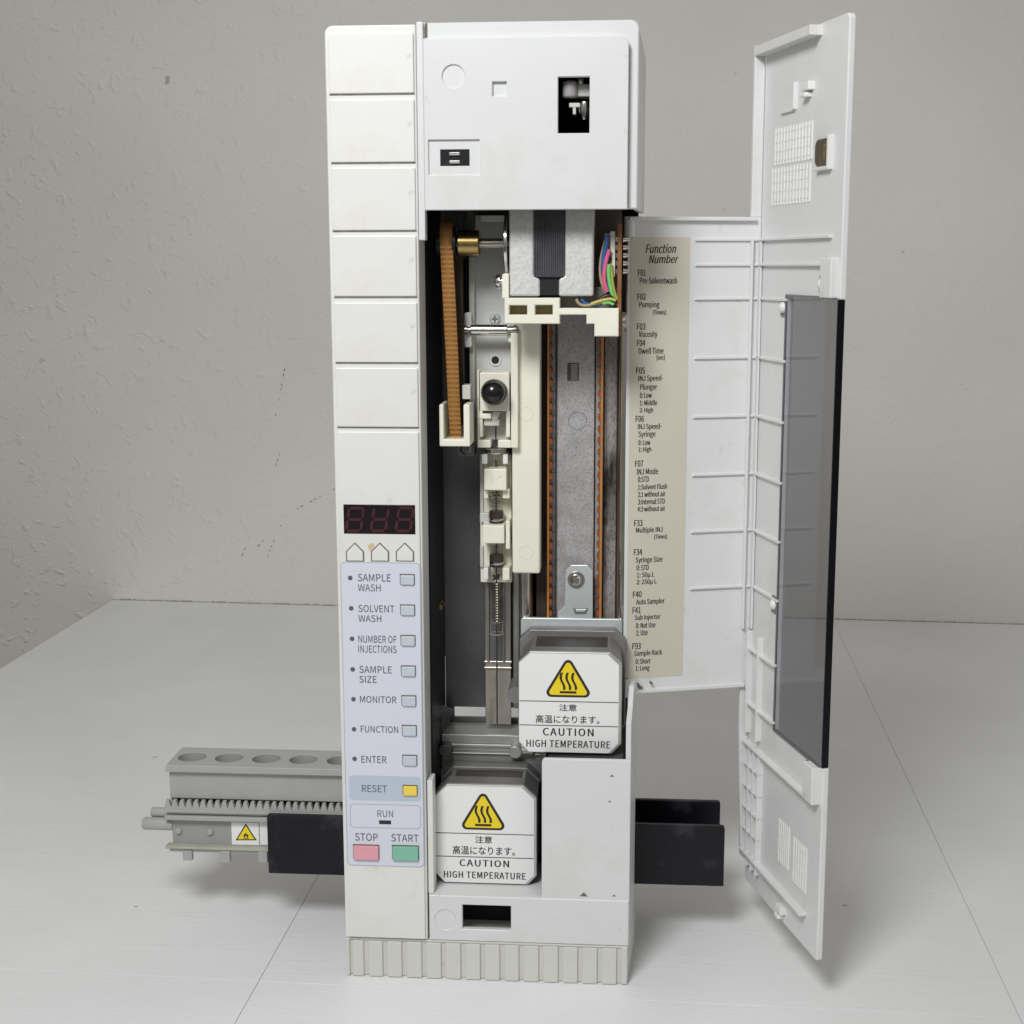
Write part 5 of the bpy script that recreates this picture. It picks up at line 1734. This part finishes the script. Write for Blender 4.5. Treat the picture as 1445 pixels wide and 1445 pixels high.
MB().box(xL + 0.8, XR, YR + 1.6, YR + 3.2, zt2 + 0.2, zpl - 0.05).build('front_face', 'rack_grey', rk, bevel=0.3)
MB().box(xL + 0.8, XR, yb - 2.2, yb - 0.8, zbot, zpl - 0.05).build('rear_face', 'rack_grey', rk)
MB().box(xL + 0.8, xL + 2.4, YR + 3.3, yb - 2.3, zbot, zpl - 0.05).build('end_face', 'rack_grey', rk)
# toothed edge
PT = FP(43.9)
z0, z1 = PT.uv(300, 1144)[1], PT.uv(300, 1131)[1]
u0 = PT.uv(236, 1138)[0]
pitch = (PT.uv(447, 1138)[0] - PT.uv(237, 1138)[0]) / 21.0
pts = [(u0 - 0.6, z0)]
u = u0 - 0.6
pts_t = []
n_t = int((XR - u0) / pitch)
for i in range(n_t):
    a = u0 + pitch * i
    pts_t += [(a + pitch * 0.10, z1), (a + pitch * 0.55, z0 + (z1 - z0) * 0.25), (a + pitch * 1.0, z1)]
m = MB()
for i in range(n_t):
    a = u0 + pitch * i
    m.prism(PT, [(a + pitch * 0.55 - pitch, z0), (a + pitch * 0.55, z0), (a + pitch * 0.55, z0 + (z1 - z0) * 0.22), (a + pitch * 0.26, z1), (a - pitch * 0.16, z1), (a + pitch * 0.55 - pitch, z0 + (z1 - z0) * 0.22)], 0, -2.2)
m.build('toothed_edge', 'rack_grey', rk)
MB().rect(PT, (u0 - pitch * 0.5, z0 - 1.3, XR, z0 - 0.02), 0.15, -3).build('tooth_rail', 'rack_grey', rk, bevel=0.2)
MB().rect(PT, (u0 - 0.6, PT.uv(300, 1151)[1], XR, z0 - 1.35), -0.9, -3).build('groove_band', 'rack_ledge', rk, bevel=0.2)
r = PT.rect(228, 1153, 480, 1160)
MB().rect(PT, (u0 - 1.5, PT.uv(300, 1159)[1], XR, PT.uv(300, 1152.5)[1]), 0.2, -3).build('ledge', 'rack_grey', rk, bevel=0.4)
zla, zlb = PT.uv(300, 1159)[1], PT.uv(300, 1197)[1]
MB().rect(PRb, (xL + 1.2, zlb - 1, XR, zla + 0.5), -1.6, -4).build('lower_face', mat('rack_dark', (0.33, 0.335, 0.33), 0.5, var=0.04, bump=0.1), rk)
PLf = FP(YR + 1.6)
for (x_, y_) in ((252.5, 1171.5), (297, 1173)):
    c = PLf.uv(x_, y_)
    MB().cyl((c[0], YR + 0.3, c[1]), (c[0], YR + 1.8, c[1]), 1.35, 18, r1=1.6).build('peg', 'rack_grey', rk, bevel=0.2, smooth=True)
MB().rect(PT, (u0 - 1.8, PT.uv(300, 1200)[1], XR, PT.uv(300, 1196)[1]), 0, -5).build('bottom_ledge', 'rack_ledge', rk, bevel=0.4)
MB().rect(PT, (u0 - 0.2, PT.uv(300, 1205)[1], XR, PT.uv(300, 1200.2)[1]), -1.2, -24).build('bottom_plate', 'rack_grey', rk, bevel=0.3)
for (x0, x1, y1) in ((257.6, 270.6, 1215), (310.5, 324, 1218), (364, 377, 1218)):
    r = PT.rect(x0, 1201, x1, y1)
    MB().rect(PT, r, -0.2, -3).build('foot', 'rack_grey', rk, bevel=0.4)
for (x0, y0, x1, y1, yy) in ((202, 1153.5, 236, 1170.5, 49), (214, 1139.5, 236, 1152.5, 52)):
    q_ = FP(yy)
    r = q_.rect(x0, y0, x1, y1)
    rad = (r[3] - r[1]) / 2
    MB().lathe((r[0], yy, r[1] + rad), (r[2] + 3, yy, r[1] + rad), [(0, rad * 0.8), (0.06, rad), (1, rad)], 26).build('end_peg', 'rack_grey', rk, smooth=True)
r = PLf.rect(327, 1160.5, 365.5, 1192)
MB().rect(PLf, r, 0.2, -0.1).build('warning_label', 'label_white', rk)
r2_ = PLf.rect(367, 1160.5, 378, 1192)
MB().rect(PLf, (r2_[0], r2_[1], r2_[2] + 3, r2_[3]), 0.2, -0.1).build('warning_label', 'label_white', rk)
A, B, C2 = PLf.uv(347, 1161.5), PLf.uv(332.5, 1185.5), PLf.uv(362.5, 1185.5)


def tri_in(e):
    cx, cz = (A[0] + B[0] + C2[0]) / 3, (A[1] + B[1] + C2[1]) / 3
    return [(cx + (p[0] - cx) * e, cz + (p[1] - cz) * e) for p in (B, C2, A)]


MB().prism(PLf, tri_in(1.0), 0.26, 0.1).build('triangle_border', 'warning_dark', rk)
MB().prism(PLf, tri_in(0.80), 0.32, 0.1).build('warning_triangle', 'warning_yellow', rk)
fx, fz = (B[0] + C2[0]) / 2, B[1]
m = MB().prism(PLf, [(fx - 0.9, fz + 1.5), (fx + 0.9, fz + 1.5), (fx + 1.2, fz + 2.4), (fx + 0.75, fz + 3.1), (fx + 0.55, fz + 2.7), (fx + 0.15, fz + 4.1), (fx - 0.35, fz + 3.0), (fx - 0.7, fz + 3.3), (fx - 1.15, fz + 2.4)], 0.38, 0.1)
m.rect(PLf, (fx - 1.3, fz + 0.95, fx + 1.3, fz + 1.2), 0.38, 0.1)
m.build('flame_symbol', 'warning_dark', rk)
MB().prism(PLf, [(fx - 0.4, fz + 1.5), (fx + 0.4, fz + 1.5), (fx + 0.3, fz + 2.2), (fx, fz + 2.5), (fx - 0.35, fz + 2.1)], 0.42, 0.1).build('flame_symbol', 'warning_yellow', rk)
